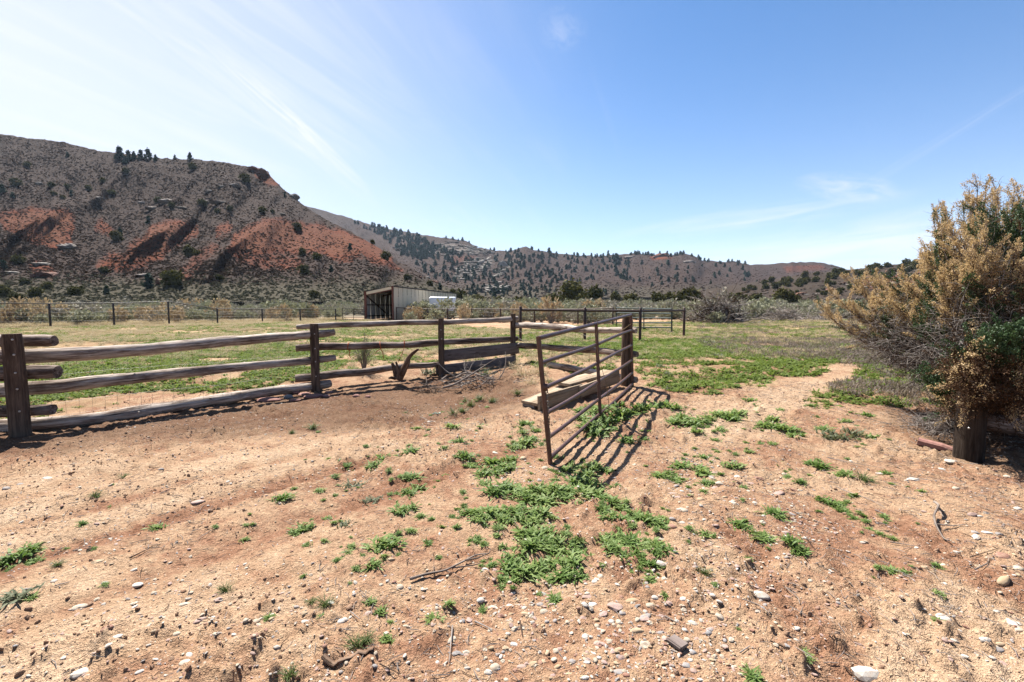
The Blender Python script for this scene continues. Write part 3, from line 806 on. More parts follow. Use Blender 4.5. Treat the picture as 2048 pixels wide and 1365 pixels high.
def post(fence, px, D, ytop, r, seed, lean=(0, 0), nails=(), mt='post', label=None):
    top = V(px, ytop, D); x, y = top.x, top.y; zb = ground_at(x, y)
    n = 16; t = np.linspace(0, 1, n)
    p = np.stack([x + lean[0] * t, y + lean[1] * t, (zb - 0.25) + (top.z - zb + 0.25) * t], 1)
    rr = r * (1 + 0.05 * (1 - t)); rr[-1] *= 0.90
    mb = MB().tube(p, rr, 16, rough=0.05, seed=seed)
    o = part('post', mb, M[mt], fence, label=label)
    for (nx, ny) in nails:
        c = V(nx, ny, D - 0.001); d = Vector((c.x - x, c.y - y, 0)).normalized()
        q = Vector((x, y, c.z)) + (Vector((-x, -y, 0)).normalized() + Vector(((nx - px) * 0.02, 0, 0))).normalized() * r * 0.97
        dd = (q - Vector((x, y, c.z))).normalized()
        part('bolt', MB().tube([q - dd * 0.01, q + dd * 0.006, q + dd * 0.010], [0.012, 0.012, 0.006], 8), M['nail'], o)
    return o


post(FENCE, 27, 5.75, 668, 0.098, 1, (-0.02, 0.0), [(18, 679), (20, 709), (21, 745), (24, 777), (28, 821)])
post(FENCE, 628, 9.0, 648, 0.080, 2, (0, 0), [(631, 668), (632, 697), (633, 723), (633, 752)])
post(FENCE, 882, 10.3, 637, 0.066, 3, (0, 0), [(889, 678), (881, 660)])
post(FENCE, 1026, 11.6, 628, 0.066, 4, (0, 0))
post(FENCE, 1254, 8.42, 634, 0.088, 5, (0, 0), [], 'post', 'gate post of the fence')

RAILS = [  # places along each rail with distance; radius at both ends
    ([(-720, 690, 5.75), (0, 685, 5.9), (107, 687, 5.95)], .088, .072, 'log_dark'),
    ([(-720, 752, 5.75), (0, 749, 5.9), (117, 746, 5.95)], .088, .088, 'log_dark'),
    ([(-720, 826, 5.75), (0, 822, 5.9), (112, 816, 5.95)], .080, .072, 'log_dark'),
    ([(-60, 718, 5.97), (107, 710, 6.1), (250, 699, 6.75), (512, 680, 8.19), (640, 670, 9.19), (669, 666, 9.3)], .100, .072, 'log'),
    ([(-60, 788, 5.97), (117, 773, 6.1), (256, 756, 6.75), (512, 732, 8.19), (640, 718, 9.19), (669, 714, 9.3)], .086, .066, 'log'),
    ([(-60, 856, 5.97), (112, 846, 6.1), (256, 825, 6.75), (512, 787, 8.19), (640, 770, 9.19), (662, 766, 9.3)], .098, .084, 'log'),
    ([(591, 654, 9.0), (630, 652, 9.15), (750, 649, 9.8), (880, 646, 10.45), (1034, 638, 11.72)], .052, .064, 'log'),
    ([(590, 697, 9.0), (630, 695, 9.15), (750, 691, 9.8), (880, 687, 10.45), (1034, 677, 11.72)], .072, .064, 'log_dark'),
    ([(590, 757, 9.0), (630, 752, 9.15), (750, 741, 9.8), (888, 727, 10.47)], .080, .058, 'log_dark'),
    ([(1026, 651, 11.72), (1130, 656, 10.2), (1230, 661, 8.75), (1274, 663, 8.4)], .075, .055, 'log'),
    ([(1030, 690, 11.72), (1130, 697, 10.2), (1230, 704, 8.75), (1273, 707, 8.4)], .072, .056, 'log_dark'),
    ([(1085, 731, 10.8), (1170, 742, 9.6), (1230, 752, 8.75), (1274, 757, 8.4)], .062, .058, 'log'),
]
for k, (pts, r0, r1, mt) in enumerate(RAILS):
    part('log_rail', log(MB(), pts, r0, r1, 11 + k, 0.085), M[mt], FENCE)
part('board', MB().plank(V(880, 713, 10.50), V(1037, 696, 11.62), 0.035, 0.265, seed=31, warp=0.02), M['grey_board'], FENCE, label='wide grey board nailed along the fence')
part('board', MB().plank(V(872, 741, 10.46), V(1030, 720, 11.56), 0.035, 0.20, seed=32, warp=0.02), M['grey_board'], FENCE, label='lower grey board at ground level')
# woven wire behind the rails
wm = MB()
A, B = V(27, 668, 5.98), V(640, 650, 9.30)
for k in range(30):
    f = (k + 0.5) / 30; x = A.x + (B.x - A.x) * f; y = A.y + (B.y - A.y) * f + 0.13; zb = ground_at(x, y)
    wm.tube([(x, y, zb), (x + 0.004, y, zb + 0.5), (x, y, zb + 0.98)], 0.0016, 3, caps=False)
for hgt in (0.12, 0.3, 0.48, 0.68, 0.96):
    pp = []
    for k in range(12):
        f = k / 11; x = A.x + (B.x - A.x) * f; y = A.y + (B.y - A.y) * f + 0.13; pp.append((x, y, ground_at(x, y) + hgt))
    wm.tube(pp, 0.0016, 3, caps=False)
A, B = V(1030, 640, 11.85), V(1254, 640, 8.6)
for k in range(16):
    f = (k + 0.5) / 16; x = A.x + (B.x - A.x) * f + 0.06; y = A.y + (B.y - A.y) * f; zb = ground_at(x, y)
    wm.tube([(x, y, zb), (x + 0.02 * math.sin(k), y, zb + 0.5), (x, y, zb + 0.9)], 0.0018, 3, caps=False)
for hgt, a in ((0.45, 0.06), (0.62, 0.10), (0.8, 0.05)):
    pp = [(A.x + (B.x - A.x) * f + 0.07, A.y + (B.y - A.y) * f, ground_at(A.x + (B.x - A.x) * f, A.y + (B.y - A.y) * f) + hgt - a * math.sin(f * 9)) for f in np.linspace(0, 1, 18)]
    wm.tube(pp, 0.0025, 4, caps=False)
part('woven_wire', wm, M['wire'], FENCE)['kind'] = 'stuff'

# ------------------------------------------------------------------ the open steel gate
GL, GR = 4.63, 8.30
TL, TR_ = np.array(V(1077, 677, GL)), np.array(V(1262, 630, GR))
BL, BR = np.array(V(1100, 921, GL)), np.array(V(1265, 769, GR))
GATE = thing('steel_gate', 'open brown tube steel farm gate swung towards the yard from its wooden post', 'gate', (float(BR[0]), float(BR[1]), ground_at(BR[0], BR[1])))
gl = lambda f: TL + (BL - TL) * f
gr = lambda f: TR_ + (BR - TR_) * f
rt = 0.0215
part('end_post', MB().tube([gl(-0.015), gl(0.5), gl(1.045)], rt * 1.1, 12, seed=2), M['gate'], GATE)
part('hinge_post', MB().tube([gr(-0.01), gr(0.5), gr(1.03)], rt * 1.1, 12, seed=3), M['gate'], GATE)
for k, (a, b) in enumerate([(0, 0), (.205, .216), (.41, .43), (.615, .647), (.81, .835), (.975, .995)]):
    p0, p1 = gl(a), gr(b); t = np.linspace(0, 1, 14)[:, None]
    pp = p0 * (1 - t) + p1 * t
    pp[:, 2] += (-0.016 * np.sin(np.pi * t[:, 0] * 1.0) + 0.006 * np.sin(9 * t[:, 0] + k)) * (k > 0)
    part('rail', MB().tube(pp, rt * (1.12 if k in (0,) else 1.0), 12, seed=4 + k), M['gate'], GATE)
bt, bb = TL + (TR_ - TL) * 0.47, BL + (BR - BL) * 0.455
off = np.array([0.028, -0.018, 0])
part('brace', MB().plank(bt + off * 0.4, bb + off * 0.4, 0.045, 0.014, up=(0, -1, 0), seed=9), M['gate'], GATE)
for f in (0.10, 0.90):
    hg = MB()
    c = gr(f); pc = np.array([V(1254, 700, 8.42).x, 8.42, c[2]])
    hg.tube([c, (c + pc) / 2 + [0, 0, 0.01], pc], 0.011, 8); hg.tube([c - [0, 0, .03], c + [0, 0, .03]], 0.032, 10)
    part('hinge', hg, M['gate'], GATE)
ch = MB(); top = gl(0.40) + np.array([0.035, -0.005, 0]); nl = 20
for k in range(nl):
    z = top[2] - 0.030 * k; c = np.array([top[0] + 0.004 * math.sin(k * 1.3) + 0.002 * k, top[1] + 0.003 * k * 0.2, z])
    a = k * math.pi / 2 + 0.4; u = np.array([math.cos(a), math.sin(a), 0])
    th = np.linspace(0, 2 * np.pi, 11)
    ring = c + np.outer(np.cos(th) * 0.010, u) + np.outer(np.sin(th) * 0.021, [0, 0, 1])
    ch.tube(ring, 0.0034, 5, caps=False, up=(u[1], -u[0], 0))
part('chain', ch, M['chain'], GATE)
lt = MB(); q = gl(0.395); lt.box(q + np.array([0.02, -0.02, 0.0]), (1, 0, 0), (0, 1, 0), (0, 0, 1), .022, .012, .035); lt.tube([q + [.02, -.02, .02], q + [.06, 0, -.01]], .006, 6)
part('latch', lt, M['gate'], GATE)


def twine(label, pts, rad=0.004, mt='orange', group=None):
    p = np.array([np.array(q, float) for q in pts]); n = len(p); t = np.linspace(0, n - 1, n * 6)
    # Catmull-like smoothing
    pp = np.stack([np.interp(t, np.arange(n), p[:, k]) for k in range(3)], 1)
    for _ in range(3): pp[1:-1] = (pp[:-2] + pp[1:-1] * 2 + pp[2:]) / 4
    return solo('twine', MB().tube(pp, rad, 6, rough=0.2, seed=int(p[0][0] * 100) % 97), M[mt], label, 'twine', pp[0], group)


def loop(px, D, ytop, ybot, r=0.085):
    c = V(px, (ytop + ybot) / 2, D); a = np.linspace(-2.6, 2.4, 12)
    return [(c.x + 0.006 * k, c.y - math.sin(x) * r - 0.0, c.z + math.cos(x) * r * 1.02) for k, x in enumerate(a)] if False else [(c.x + 0.004 * math.sin(3 * x), c.y - math.cos(x) * r, c.z + math.sin(x) * r) for x in a[::-1]]


lp = loop(698, 9.5, 686, 702, .078)
twine('frayed orange twine tied round the middle log rail, leftmost, dangling beside green bush', lp + [V(700, 702, 9.38), V(698, 709, 9.37), V(701, 716, 9.38)], .008)
lp = loop(760, 9.86, 683, 698, .072)
twine('orange twine hanging in a split bow from the middle rail, centre of three', [V(751, 706, 9.75), V(756, 701, 9.74), V(761, 699, 9.74)] + lp[:3] + [V(760, 690, 9.76), V(762, 699, 9.74), V(766, 706, 9.75), V(767, 718, 9.76)], .008)
lp = loop(809, 10.1, 681, 696, .070)
twine('orange twine running from the middle rail down to the forked stump', lp[:6] + [V(810, 685, 10.0), V(808, 697, 9.98), V(803, 712, 9.9), V(796, 725, 9.8)], .006)
t0 = bt + np.array([0, 0, 0.035])
twine('straw coloured twine wound on the gate brace with a loose hanging tail', [t0 + [-.06, .0, .10], t0 + [-.03, -.02, .05], t0 + [.02, -.03, .02], t0 + [.03, -.02, -.05], t0 + [.0, -.03, -.25], t0 + [.05, -.03, -.5], bb + [.10, -.02, .38], bb + [.12, -.04, .15], bb + [.10, -.05, -.06]], .0035, 'straw_twine')
p5 = np.array(V(1254, 655, 8.3))
twine('straw twine lashing the top of the gate to the wooden hinge post', [p5 + [-.12, .0, -.06], p5 + [-.04, -.03, -.02], gr(0.12) + [0, -.03, .0], gr(0.15) + [.05, 0.03, .0], p5 + [.08, .08, -.03]], .005, 'straw_twine')

# ------------------------------------------------------------------ lumber beside the gate
a0, a1 = V(1079, 822, 6.75), V(1246, 768, 8.25)
gx, gy = a1.x - a0.x, a1.y - a0.y; gL = math.hypot(gx, gy); du = np.array([gx / gL, gy / gL, 0]); dn = np.array([-du[1], du[0], 0])
z0 = ground_at(a0.x, a0.y); z1 = ground_at(a1.x, a1.y); base0 = np.array([a0.x, a0.y, z0])
LUM = thing('lumber_ramp', 'pale raw lumber boards nailed into a low ramp box behind the gate', 'lumber', tuple(base0))
up = lambda s, o, h: base0 + du * s + dn * o + np.array([0, 0, h + (z1 - z0) * s / gL])
part('board', MB().plank(up(-0.02, 0, .115), up(0.98, 0, .135), 0.040, 0.215, seed=51), M['lumber'], LUM)
part('board', MB().plank(up(0.88, -0.05, .135), up(1.52, -0.045, .175), 0.042, 0.185, seed=52), M['lumber'], LUM)
part('board', MB().plank(up(1.38, 0.03, .16), up(gL - 0.05, 0.06, .19), 0.040, 0.225, seed=53), M['lumber'], LUM)
part('deck_board', MB().plank(up(0.0, 0.21, .085), up(0.98, 0.18, .20), 0.33, 0.042, seed=54), M['lumber'], LUM)
part('deck_board', MB().plank(up(0.72, 0.20, .255), up(1.50, 0.17, .275), 0.34, 0.042, seed=55), M['lumber'], LUM, label='short board lying on top')
part('deck_board', MB().plank(up(1.28, 0.20, .22), up(gL - 0.1, 0.21, .27), 0.27, 0.040, seed=56), M['lumber'], LUM)
part('block', MB().plank(up(0.06, 0.12, .02), up(0.06, 0.36, .02), 0.09, 0.075, seed=57), M['log_dark'], LUM)

# ------------------------------------------------------------------ pipe pen, pipe fences, tube gates
def pipe_fence(name, label, posts, mt, rp, rr, cat='fence', wires=(), ext=0.0, capped=True, railshift=0.05):
    p = [V(a, b, d) for a, b, d in posts]
    root = thing(name, label, cat, (p[0].x, p[0].y, ground_at(p[0].x, p[0].y)))
    for k, q in enumerate(p):
        zb = ground_at(q.x, q.y)
        part('post', MB().tube([(q.x, q.y, zb - 0.2), (q.x, q.y, (zb + q.z) / 2), (q.x, q.y, q.z - 0.02), (q.x, q.y, q.z)], [rp, rp, rp, rp * 0.55], 10, seed=k), M[mt], root)
    for k in range(len(p) - 1):
        a, b = p[k] - Vector((0, 0, railshift)), p[k + 1] - Vector((0, 0, railshift))
        part('rail', MB().tube([a, (a + b) / 2, b], rr, 10, seed=k + 3), M[mt], root)
    if wires:
        m = MB()
        for k in range(len(p) - 1):
            a, b = p[k], p[k + 1]; ga, gb = ground_at(a.x, a.y), ground_at(b.x, b.y)
            for f in wires: m.tube([(a.x, a.y, ga + (a.z - ga) * f), (b.x, b.y, gb + (b.z - gb) * f)], 0.0045, 3, caps=False)
            nv = 9
            for j in range(1, nv):
                f = j / nv; x = a.x + (b.x - a.x) * f; y = a.y + (b.y - a.y) * f; g = ga + (gb - ga) * f
                m.tube([(x, y, g), (x, y, g + 1.25)], 0.003, 3, caps=False)
        part('woven_wire', m, M['wire'], root)['kind'] = 'stuff'
    return root


pipe_fence('pipe_pen', 'dark brown pipe rail of the pen just behind the log fence corner', [(1041, 613, 18.4), (1170, 615, 18.4), (1281, 615.5, 18.2), (1369, 615.5, 21.2)], 'pipe', 0.056, 0.047, railshift=0.135)
pipe_fence('pipe_fence', 'thin dark pipe fence running along the far left side of the field', [(-330, 604, 26), (-170, 605, 27.3), (-30, 606, 28.6), (98, 607, 30), (226, 606, 32), (336, 603, 34.2), (434, 617, 36.3), (524, 618, 38.5), (600, 618, 40.5), (671, 618, 42.6)], 'pipe_far', 0.058, 0.030, wires=(0.25, 0.45, 0.62, 0.78), railshift=0.02)
pipe_fence('pipe_fence', 'pipe fence with brown rail from the shed corner across to the green gate', [(793, 614.5, 44.6), (821, 616, 44.2), (855, 617, 43.2), (895, 617, 41.8), (943, 617, 40.2), (1001, 617.5, 38.2), (1069, 617.5, 36.4), (1156, 617, 34.4), (1226, 615, 33)], 'pipe', 0.055, 0.034, wires=(0.3, 0.5, 0.7), railshift=0.06)


def tube_gate(label, x0, x1, D0, D1, yt, yb, nrail, mt, r=0.020, mids=(0.5,)):
    a, b = V(x0, yt, D0), V(x1, yt + 2, D1); c, d = V(x0, yb, D0), V(x1, yb, D1)
    root = thing('tube_gate', label, 'gate', (a.x, a.y, ground_at(a.x, a.y)))
    for k in range(nrail):
        f = k / (nrail - 1) * 0.93
        part('rail', MB().tube([a.lerp(c, f), b.lerp(d, f)], r, 8, seed=k), M[mt], root)
    part('end_post', MB().tube([a + Vector((0, 0, .03)), c], r * 1.15, 8), M[mt], root)
    part('end_post', MB().tube([b + Vector((0, 0, .03)), d], r * 1.15, 8), M[mt], root)
    for f in mids: part('upright', MB().tube([a.lerp(b, f), c.lerp(d, f)], r * 0.95, 8), M[mt], root)
    return root


tube_gate('dark green tube gate standing open behind the pipe pen', 1232.5, 1343.5, 31.5, 24.5, 616.5, 668, 6, 'green_steel', 0.036, (0.56,))
tube_gate('grey tube gate closed between the far pipe fence and the shed', 685, 729, 43.0, 44.0, 617, 641, 6, 'pipe_far', 0.022)

# ------------------------------------------------------------------ the shed
SC = V(788, 641, 44.0); gz = ground_at(SC.x, SC.y); C0 = np.array([SC.x, SC.y, gz])
du = np.array([3.0, 24.0, 0]); du /= np.linalg.norm(du); dv = np.array([-du[1], du[0], 0])
LEN, WID, HT, HL = 24.2, 2.78, 3.17, 2.68
SHED = thing('loafing_shed', 'long tan metal shed with dark open end and rust red steel frame', 'shed', tuple(C0))
sp_ = lambda a, b, h: C0 + du * a + dv * b + np.array([0, 0, h])
roofh = lambda b: HT + (HL - HT) * b / WID


def panel(mb, p, axis, width, h, nrm, ribs=2):
    """one ribbed siding sheet"""
    axis = np.asarray(axis, float); nrm = np.asarray(nrm, float); rows = []
    prof = [(0.0, 0.028), (0.05, 0.028), (0.085, 0.0), (0.45, 0.0), (0.47, 0.010), (0.53, 0.010), (0.55, 0.0), (0.97, 0.0), (1.0, 0.004)]
    v = []
    for (f, o) in prof:
        q = np.asarray(p) + axis * width * f + nrm * o
        v += [q, q + [0, 0, h]]
    n = len(prof); quads = [(2 * k, 2 * k + 2, 2 * k + 3, 2 * k + 1) for k in range(n - 1)]
    mb.add(v, quads); return mb


npan = 20; wpan = LEN / npan
for k in range(npan):
    part('wall_panel', panel(MB(), sp_(k * wpan, 0.0, 0.05), du, wpan, HT - 0.15, -dv), M['siding'], SHED, smooth=False)
nin = 20
for k in range(nin):
    part('inner_panel', panel(MB(), sp_(k * LEN / nin, WID, 0.05), du, LEN / nin, HL - 0.12, -dv), M['siding_in'], SHED, smooth=False)
part('back_wall', MB().box(sp_(LEN - 0.04, WID / 2, 1.3), du, dv, (0, 0, 1), 0.02, WID / 2, 1.28), M['siding_in'], SHED, smooth=False)
# roof: sloping sheet
rf = MB()
rv = [sp_(-0.08, -0.10, HT + .02), sp_(LEN + .1, -0.10, HT + .02), sp_(LEN + .1, WID + .1, HL - .0), sp_(-0.08, WID + .1, HL - .0)]
rv += [q - np.array([0, 0, 0.07]) for q in rv]
rf.add(rv, [(0, 1, 2, 3), (7, 6, 5, 4), (0, 4, 5, 1), (1, 5, 6, 2), (2, 6, 7, 3), (3, 7, 4, 0)])
part('roof', rf, M['pipe_far'], SHED, smooth=False)
def bar(p, q, a, b, m, nm, lab=None, up=(0, 0, 1)): return part(nm, MB().plank(p, q, a, b, up=up, n=3, ch=0.03), M[m], SHED, smooth=False, label=lab)
bar(sp_(-.04, .07, -.1), sp_(-.04, .07, HT - .02), .16, .14, 'red_steel', 'corner_post', up=(0, 1, 0))
bar(sp_(-.04, WID - .07, -.1), sp_(-.04, WID - .07, HL - .02), .22, .14, 'red_steel', 'corner_post', up=(0, 1, 0))
bar(sp_(LEN, .02, -.1), sp_(LEN, .02, HT - .06), .16, .14, 'pipe_far', 'corner_post', up=(0, 1, 0))
# tan fascia board over the opening
bar(sp_(-.10, .17, HT - .20), sp_(-.10, WID - .2, HL - .19), .03, .25, 'siding', 'fascia')
bar(sp_(-.05, .10, HT - .36), sp_(-.05, WID - .1, HL - .34), .09, .10, 'red_steel', 'header')
bar(sp_(.0, WID - .10, HL - .36), sp_(5.4, WID - .10, .35), .07, .12, 'pipe', 'diagonal_brace', up=(0, 0, 1))
for h in (.38, 1.42): bar(sp_(.1, WID - .08, h), sp_(LEN - .1, WID - .08, h), .05, .10, 'pipe', 'girt')
for h in (.38, 1.42): bar(sp_(.1, .08, h), sp_(LEN - .1, .08, h), .05, .10, 'pipe', 'girt')
for k in range(1, 6): bar(sp_(k * 4.0, .1, HT - .30), sp_(k * 4.0, WID - .1, HL - .30), .08, .14, 'pipe', 'rafter')

# ------------------------------------------------------------------ white trailer in front of the shed wall
T0 = V(886, 632, 52.0); tz = ground_at(T0.x, T0.y)
TRL = thing('horse_trailer', 'white rounded trailer with dark side window parked against the shed behind brush', 'trailer', (T0.x, T0.y, tz))
tl, tw, th_ = 1.42, 0.95, 0.86
tc = np.array([T0.x, T0.y, tz + 0.50 + th_])
prof = [];
for sx, sy, a0_ in ((1, 1, 0), (-1, 1, 90), (-1, -1, 180), (1, -1, 270)):
    for a in np.linspace(0, 90, 6): prof.append((sx * (tw - 0.22) + 0.22 * math.cos(R_(a0_ + a)), sy * (th_ - 0.22) + 0.22 * math.sin(R_(a0_ + a))))
prof = np.array(prof); ax = np.array([1, 0.10, 0]); ax /= np.linalg.norm(ax)
ks = np.array([-1, -0.985, -0.93, -0.85, 0, 0.90, 0.955, 0.99, 1]); rs = [0.86, 0.92, 0.975, 1, 1, 1, 0.985, 0.95, 0.90]
part('body', MB().sweep([tc + ax * tl * k for k in ks], prof, rs), M['white_paint'], TRL)
nx = np.array([ax[1], -ax[0], 0])
wb = MB().plank(tc + ax * 0.30 + nx * (tw + 0.005) + [0, 0, .22], tc + ax * 1.0 + nx * (tw + 0.005) + [0, 0, .22], 0.02, 0.48, n=3)
wo = part('window', wb, M['dark_glass'], TRL, smooth=False)
for s_ in (-0.3, 0.42):
    for sd_ in (-1, 1):
        c = np.array([T0.x, T0.y, tz + 0.33]) + ax * s_ + nx * sd_ * (tw - 0.12)
        part('wheel', MB().tube([c - nx * .10, c - nx * .085, c + nx * .085, c + nx * .10], [.27, .33, .33, .27], 18), M['rubber'], TRL)
part('tongue', MB().plank(np.array([T0.x, T0.y, tz + .48]) - ax * 1.3, np.array([T0.x, T0.y, tz + .48]) - ax * 2.5, .10, .10, n=3), M['pipe_far'], TRL)

# ------------------------------------------------------------------ right-hand post and rail by the juniper
RX = V(1952, 900, 4.88)
RF = thing('log_fence', 'short log fence with a thick wooden post under the large juniper', 'fence', (RX.x, RX.y, ground_at(RX.x, RX.y)))
post(RF, 1950, 4.88, 712, 0.118, 71, (0.0, 0.0), [(1946, 853)], 'post_shaded')
part('log_rail', log(MB(), [(1962, 845, 5.05), (2060, 858, 5.05), (2500, 870, 5.1)], .095, .10, 72, 0.04), M['log_dark'], RF)
part('log_rail', log(MB(), [(1962, 760, 5.05), (2060, 762, 5.05), (2500, 768, 5.1)], .085, .09, 73, 0.04), M['log_dark'], RF)


# ------------------------------------------------------------------ labels that single things out
PENDING = []
ORDN = ['leftmost', 'second', 'third', 'fourth', 'fifth', 'sixth', 'seventh', 'eighth', 'ninth', 'tenth']


def say(o, label, cat, group, px): o['category'] = cat; o['group'] = group; PENDING.append((o, label, px))


def settle():
    by = {}
    for o, l, px in PENDING: by.setdefault(l, []).append((px, o))
    for l, xs in by.items():
        xs.sort(key=lambda q: q[0]); n = len(xs)
        for k, (_, o) in enumerate(xs):
            if n == 1 or n > 10: o['label'] = l
            elif k == n - 1: o['label'] = l + ', rightmost of them'
            else: o['label'] = l + (', leftmost of them' if k == 0 else ', %s from left' % ORDN[k])


MARKS = [(1100, 935, 'at the low end of the open gate'), (1230, 850, 'in the striped shadow of the gate'), (1090, 990, 'in the leafy patch just below the gate'), (1090, 1110, 'at the bottom of the leafy patch'), (1270, 1070, 'in the right arm of the leafy patch'),
         (890, 1140, 'beside the forked fallen stick'), (1060, 1270, 'on the cobbled dirt at bottom centre'), (1210, 1290, 'among the cobbles at bottom centre right'), (1350, 1280, 'beside the square wood scrap'), (1740, 1320, 'near the big pale rock at lower right'),
         (1880, 1050, 'near the curved dead stick'), (1880, 910, 'near the red slab below the juniper'), (700, 1320, 'beside the bark strip at the bottom'), (450, 1180, 'on bare dirt at lower left'), (60, 1120, 'at the left edge of the dirt'), (250, 1320, 'at the bottom left corner'), (250, 960, 'on dry dirt below the log fence'),
         (560, 1010, 'on the wheel track left of centre'), (770, 1110, 'on dirt left of the forked stick'), (800, 920, 'on dirt between fence and gate'), (950, 840, 'on dirt near the lumber ramp'), (980, 930, 'left of the gate end post'), (600, 860, 'on dirt just below the fence rocks'), (1400, 940, 'right of the gate shadow'), (1500, 850, 'on the path edge behind the gate'),
         (1600, 930, 'right of the path mouth'), (1480, 1060, 'on stony ground right of the leafy patch'), (1650, 1060, 'along the tyre track on the right'), (1780, 1160, 'on sandy dirt at right'), (1980, 1180, 'at the right edge of the dirt'), (1550, 1290, 'on the tread marks at bottom right'), (1660, 860, 'on the path between field and juniper'), (1990, 960, 'on dirt below the juniper shade')]


def near(px, py): return min(MARKS, key=lambda m: (m[0] - px) ** 2 + ((m[1] - py) * 1.4) ** 2)[2]


# ------------------------------------------------------------------ plant meshes
def leaves_mesh(name, n, L, wd, e0, e1, droop, mt, seed, spread=0.02, prof=(0.35, 1.0, 0.85)):
    r = np.random.default_rng(seed)
    az = r.uniform(0, 2 * np.pi, n); el = r.uniform(e0, e1, n); l = L * r.uniform(0.55, 1.1, n); w_ = wd * r.uniform(0.7, 1.2, n) * (l / L) ** 0.5
    b = r.normal(0, spread, (n, 2)); hd = np.stack([np.cos(az), np.sin(az)], 1); sd = np.stack([-np.sin(az), np.cos(az)], 1)
    tw = r.uniform(-0.5, 0.5, n)
    V_ = np.zeros((n, 7, 3))
    for k, f in enumerate((0.0, 0.36, 0.72, 1.0)):
        a = el - droop * f * 0.6
        rad = l * f * np.cos(a); z = l * f * np.sin(a) * (1 - droop * 0.25 * f) + 0.003
        c = np.concatenate([b + hd * rad[:, None], z[:, None]], 1)
        if k < 3:
            hw = w_ * 0.5 * prof[k]
            off = np.concatenate([sd * hw[:, None], (hw * tw)[:, None]], 1)
            V_[:, 2 * k] = c - off; V_[:, 2 * k + 1] = c + off
        else: V_[:, 6] = c
    o = (np.arange(n) * 7)[:, None]
    q = np.concatenate([o + [0, 1, 3, 2], o + [2, 3, 5, 4]]); t = o + [4, 5, 6]
    return mesh_from(name, V_.reshape(-1, 3), [q, t], (M[mt],), False)


WEEDS = [leaves_mesh('weed', 84 + 10 * k, 0.088 + 0.008 * (k % 3), 0.0155, 0.25, 1.3, 0.7, 'weed', 100 + k, 0.036) for k in range(5)]
GREYW = [leaves_mesh('grey_weed', 70, 0.075, 0.012, 0.2, 1.35, 0.5, 'grey_weed', 120 + k, 0.035) for k in range(2)]
TUFTS = [leaves_mesh('tuft', 80, 0.16, 0.0055, 0.45, 1.5, 0.75, 'grass', 130 + k, 0.022, (1, .9, .6)) for k in range(3)]
FWEED = [leaves_mesh('field_weed', 16, 0.115, 0.030, 0.25, 1.1, 0.6, 'weed_field', 140 + k, 0.04) for k in range(4)]
PURP = [leaves_mesh('purple_weed', 26, 0.115, 0.010, 0.6, 1.5, 0.3, 'purple', 150 + k, 0.07, (.4, .6, 1.3)) for k in range(3)]
DRYG = [leaves_mesh('dry_grass', 110, 0.30, 0.006, 0.3, 1.5, 0.9, 'dry_grass', 160 + k, 0.07, (1, .9, .6)) for k in range(3)]
RW = 0.105                                     # half-width of a weed mesh at scale 1


def clump_mesh(name, mt, n, size, lumps, shape, seed, elong=1.0, stems=0, stem_mt=None, hollow=0.35, upbias=0.0, cone=False):
    """a crown of many small leaf faces gathered in lumps inside a shape (rx, ry, rz), standing on z=0"""
    r = np.random.default_rng(seed); rx, ry, rz = shape
    u = r.normal(size=(lumps, 3)); u /= np.linalg.norm(u, axis=1, keepdims=True)
    rad = r.uniform(hollow, 0.86, lumps) ** 0.7; c = u * rad[:, None]
    if cone:
        f = r.uniform(0.05, 1, lumps) ** 0.9; a = r.uniform(0, 2 * np.pi, lumps); q = (1 - f) ** 0.85 * r.uniform(0.35, 1.0, lumps) + 0.03
        c = np.stack([np.cos(a) * q, np.sin(a) * q, f * 2 - 1], 1)
    k = r.integers(0, lumps, n); ls = r.uniform(0.20, 0.40, lumps) * (0.6 if cone else 1.0)
    p = c[k] + r.normal(size=(n, 3)) * ls[k][:, None] * 0.55
    p = p * [rx, ry, rz]; p[:, 2] += rz * 1.02; p[:, 2] = np.maximum(p[:, 2], 0.03)
    d = r.normal(size=(n, 3)); d[:, 2] += upbias
    s = size * r.uniform(0.6, 1.35, n)
    pv = np.array([[-.5, 0, 0], [.5, 0, 0.08], [.42, elong, 0], [-.42, elong * .9, .06]])
    v, q = stamp(pv, [[0, 1, 2, 3]], p, frames(d), s)
    faces = [q]; mats = [M[mt]]; mi = [0] * len(q)
    if stems:
        mb = MB()
        for j in range(stems):
            a = r.uniform(0, 2 * np.pi); tip = c[j % lumps] * [rx, ry, rz] + [0, 0, rz]
            b = np.array([math.cos(a) * rx * .07, math.sin(a) * ry * .07, 0]); m_ = (b + tip) / 2 + r.normal(0, 0.06, 3) * rx
            sr = 0.018 * max(rx, rz) if not cone else 0.03 * rz
            mb.tube([b, m_, tip], [sr, sr * .8, sr * .3], 4, caps=False)
        sv, sq, stt, _ = mb.arrays(); faces += [sq[0] + len(v)]; v = np.vstack([v, sv]); mats.append(M[stem_mt or 'twig_dark']); mi += [1] * len(sq[0])
    return mesh_from(name, v, faces, mats, False, None, mi)


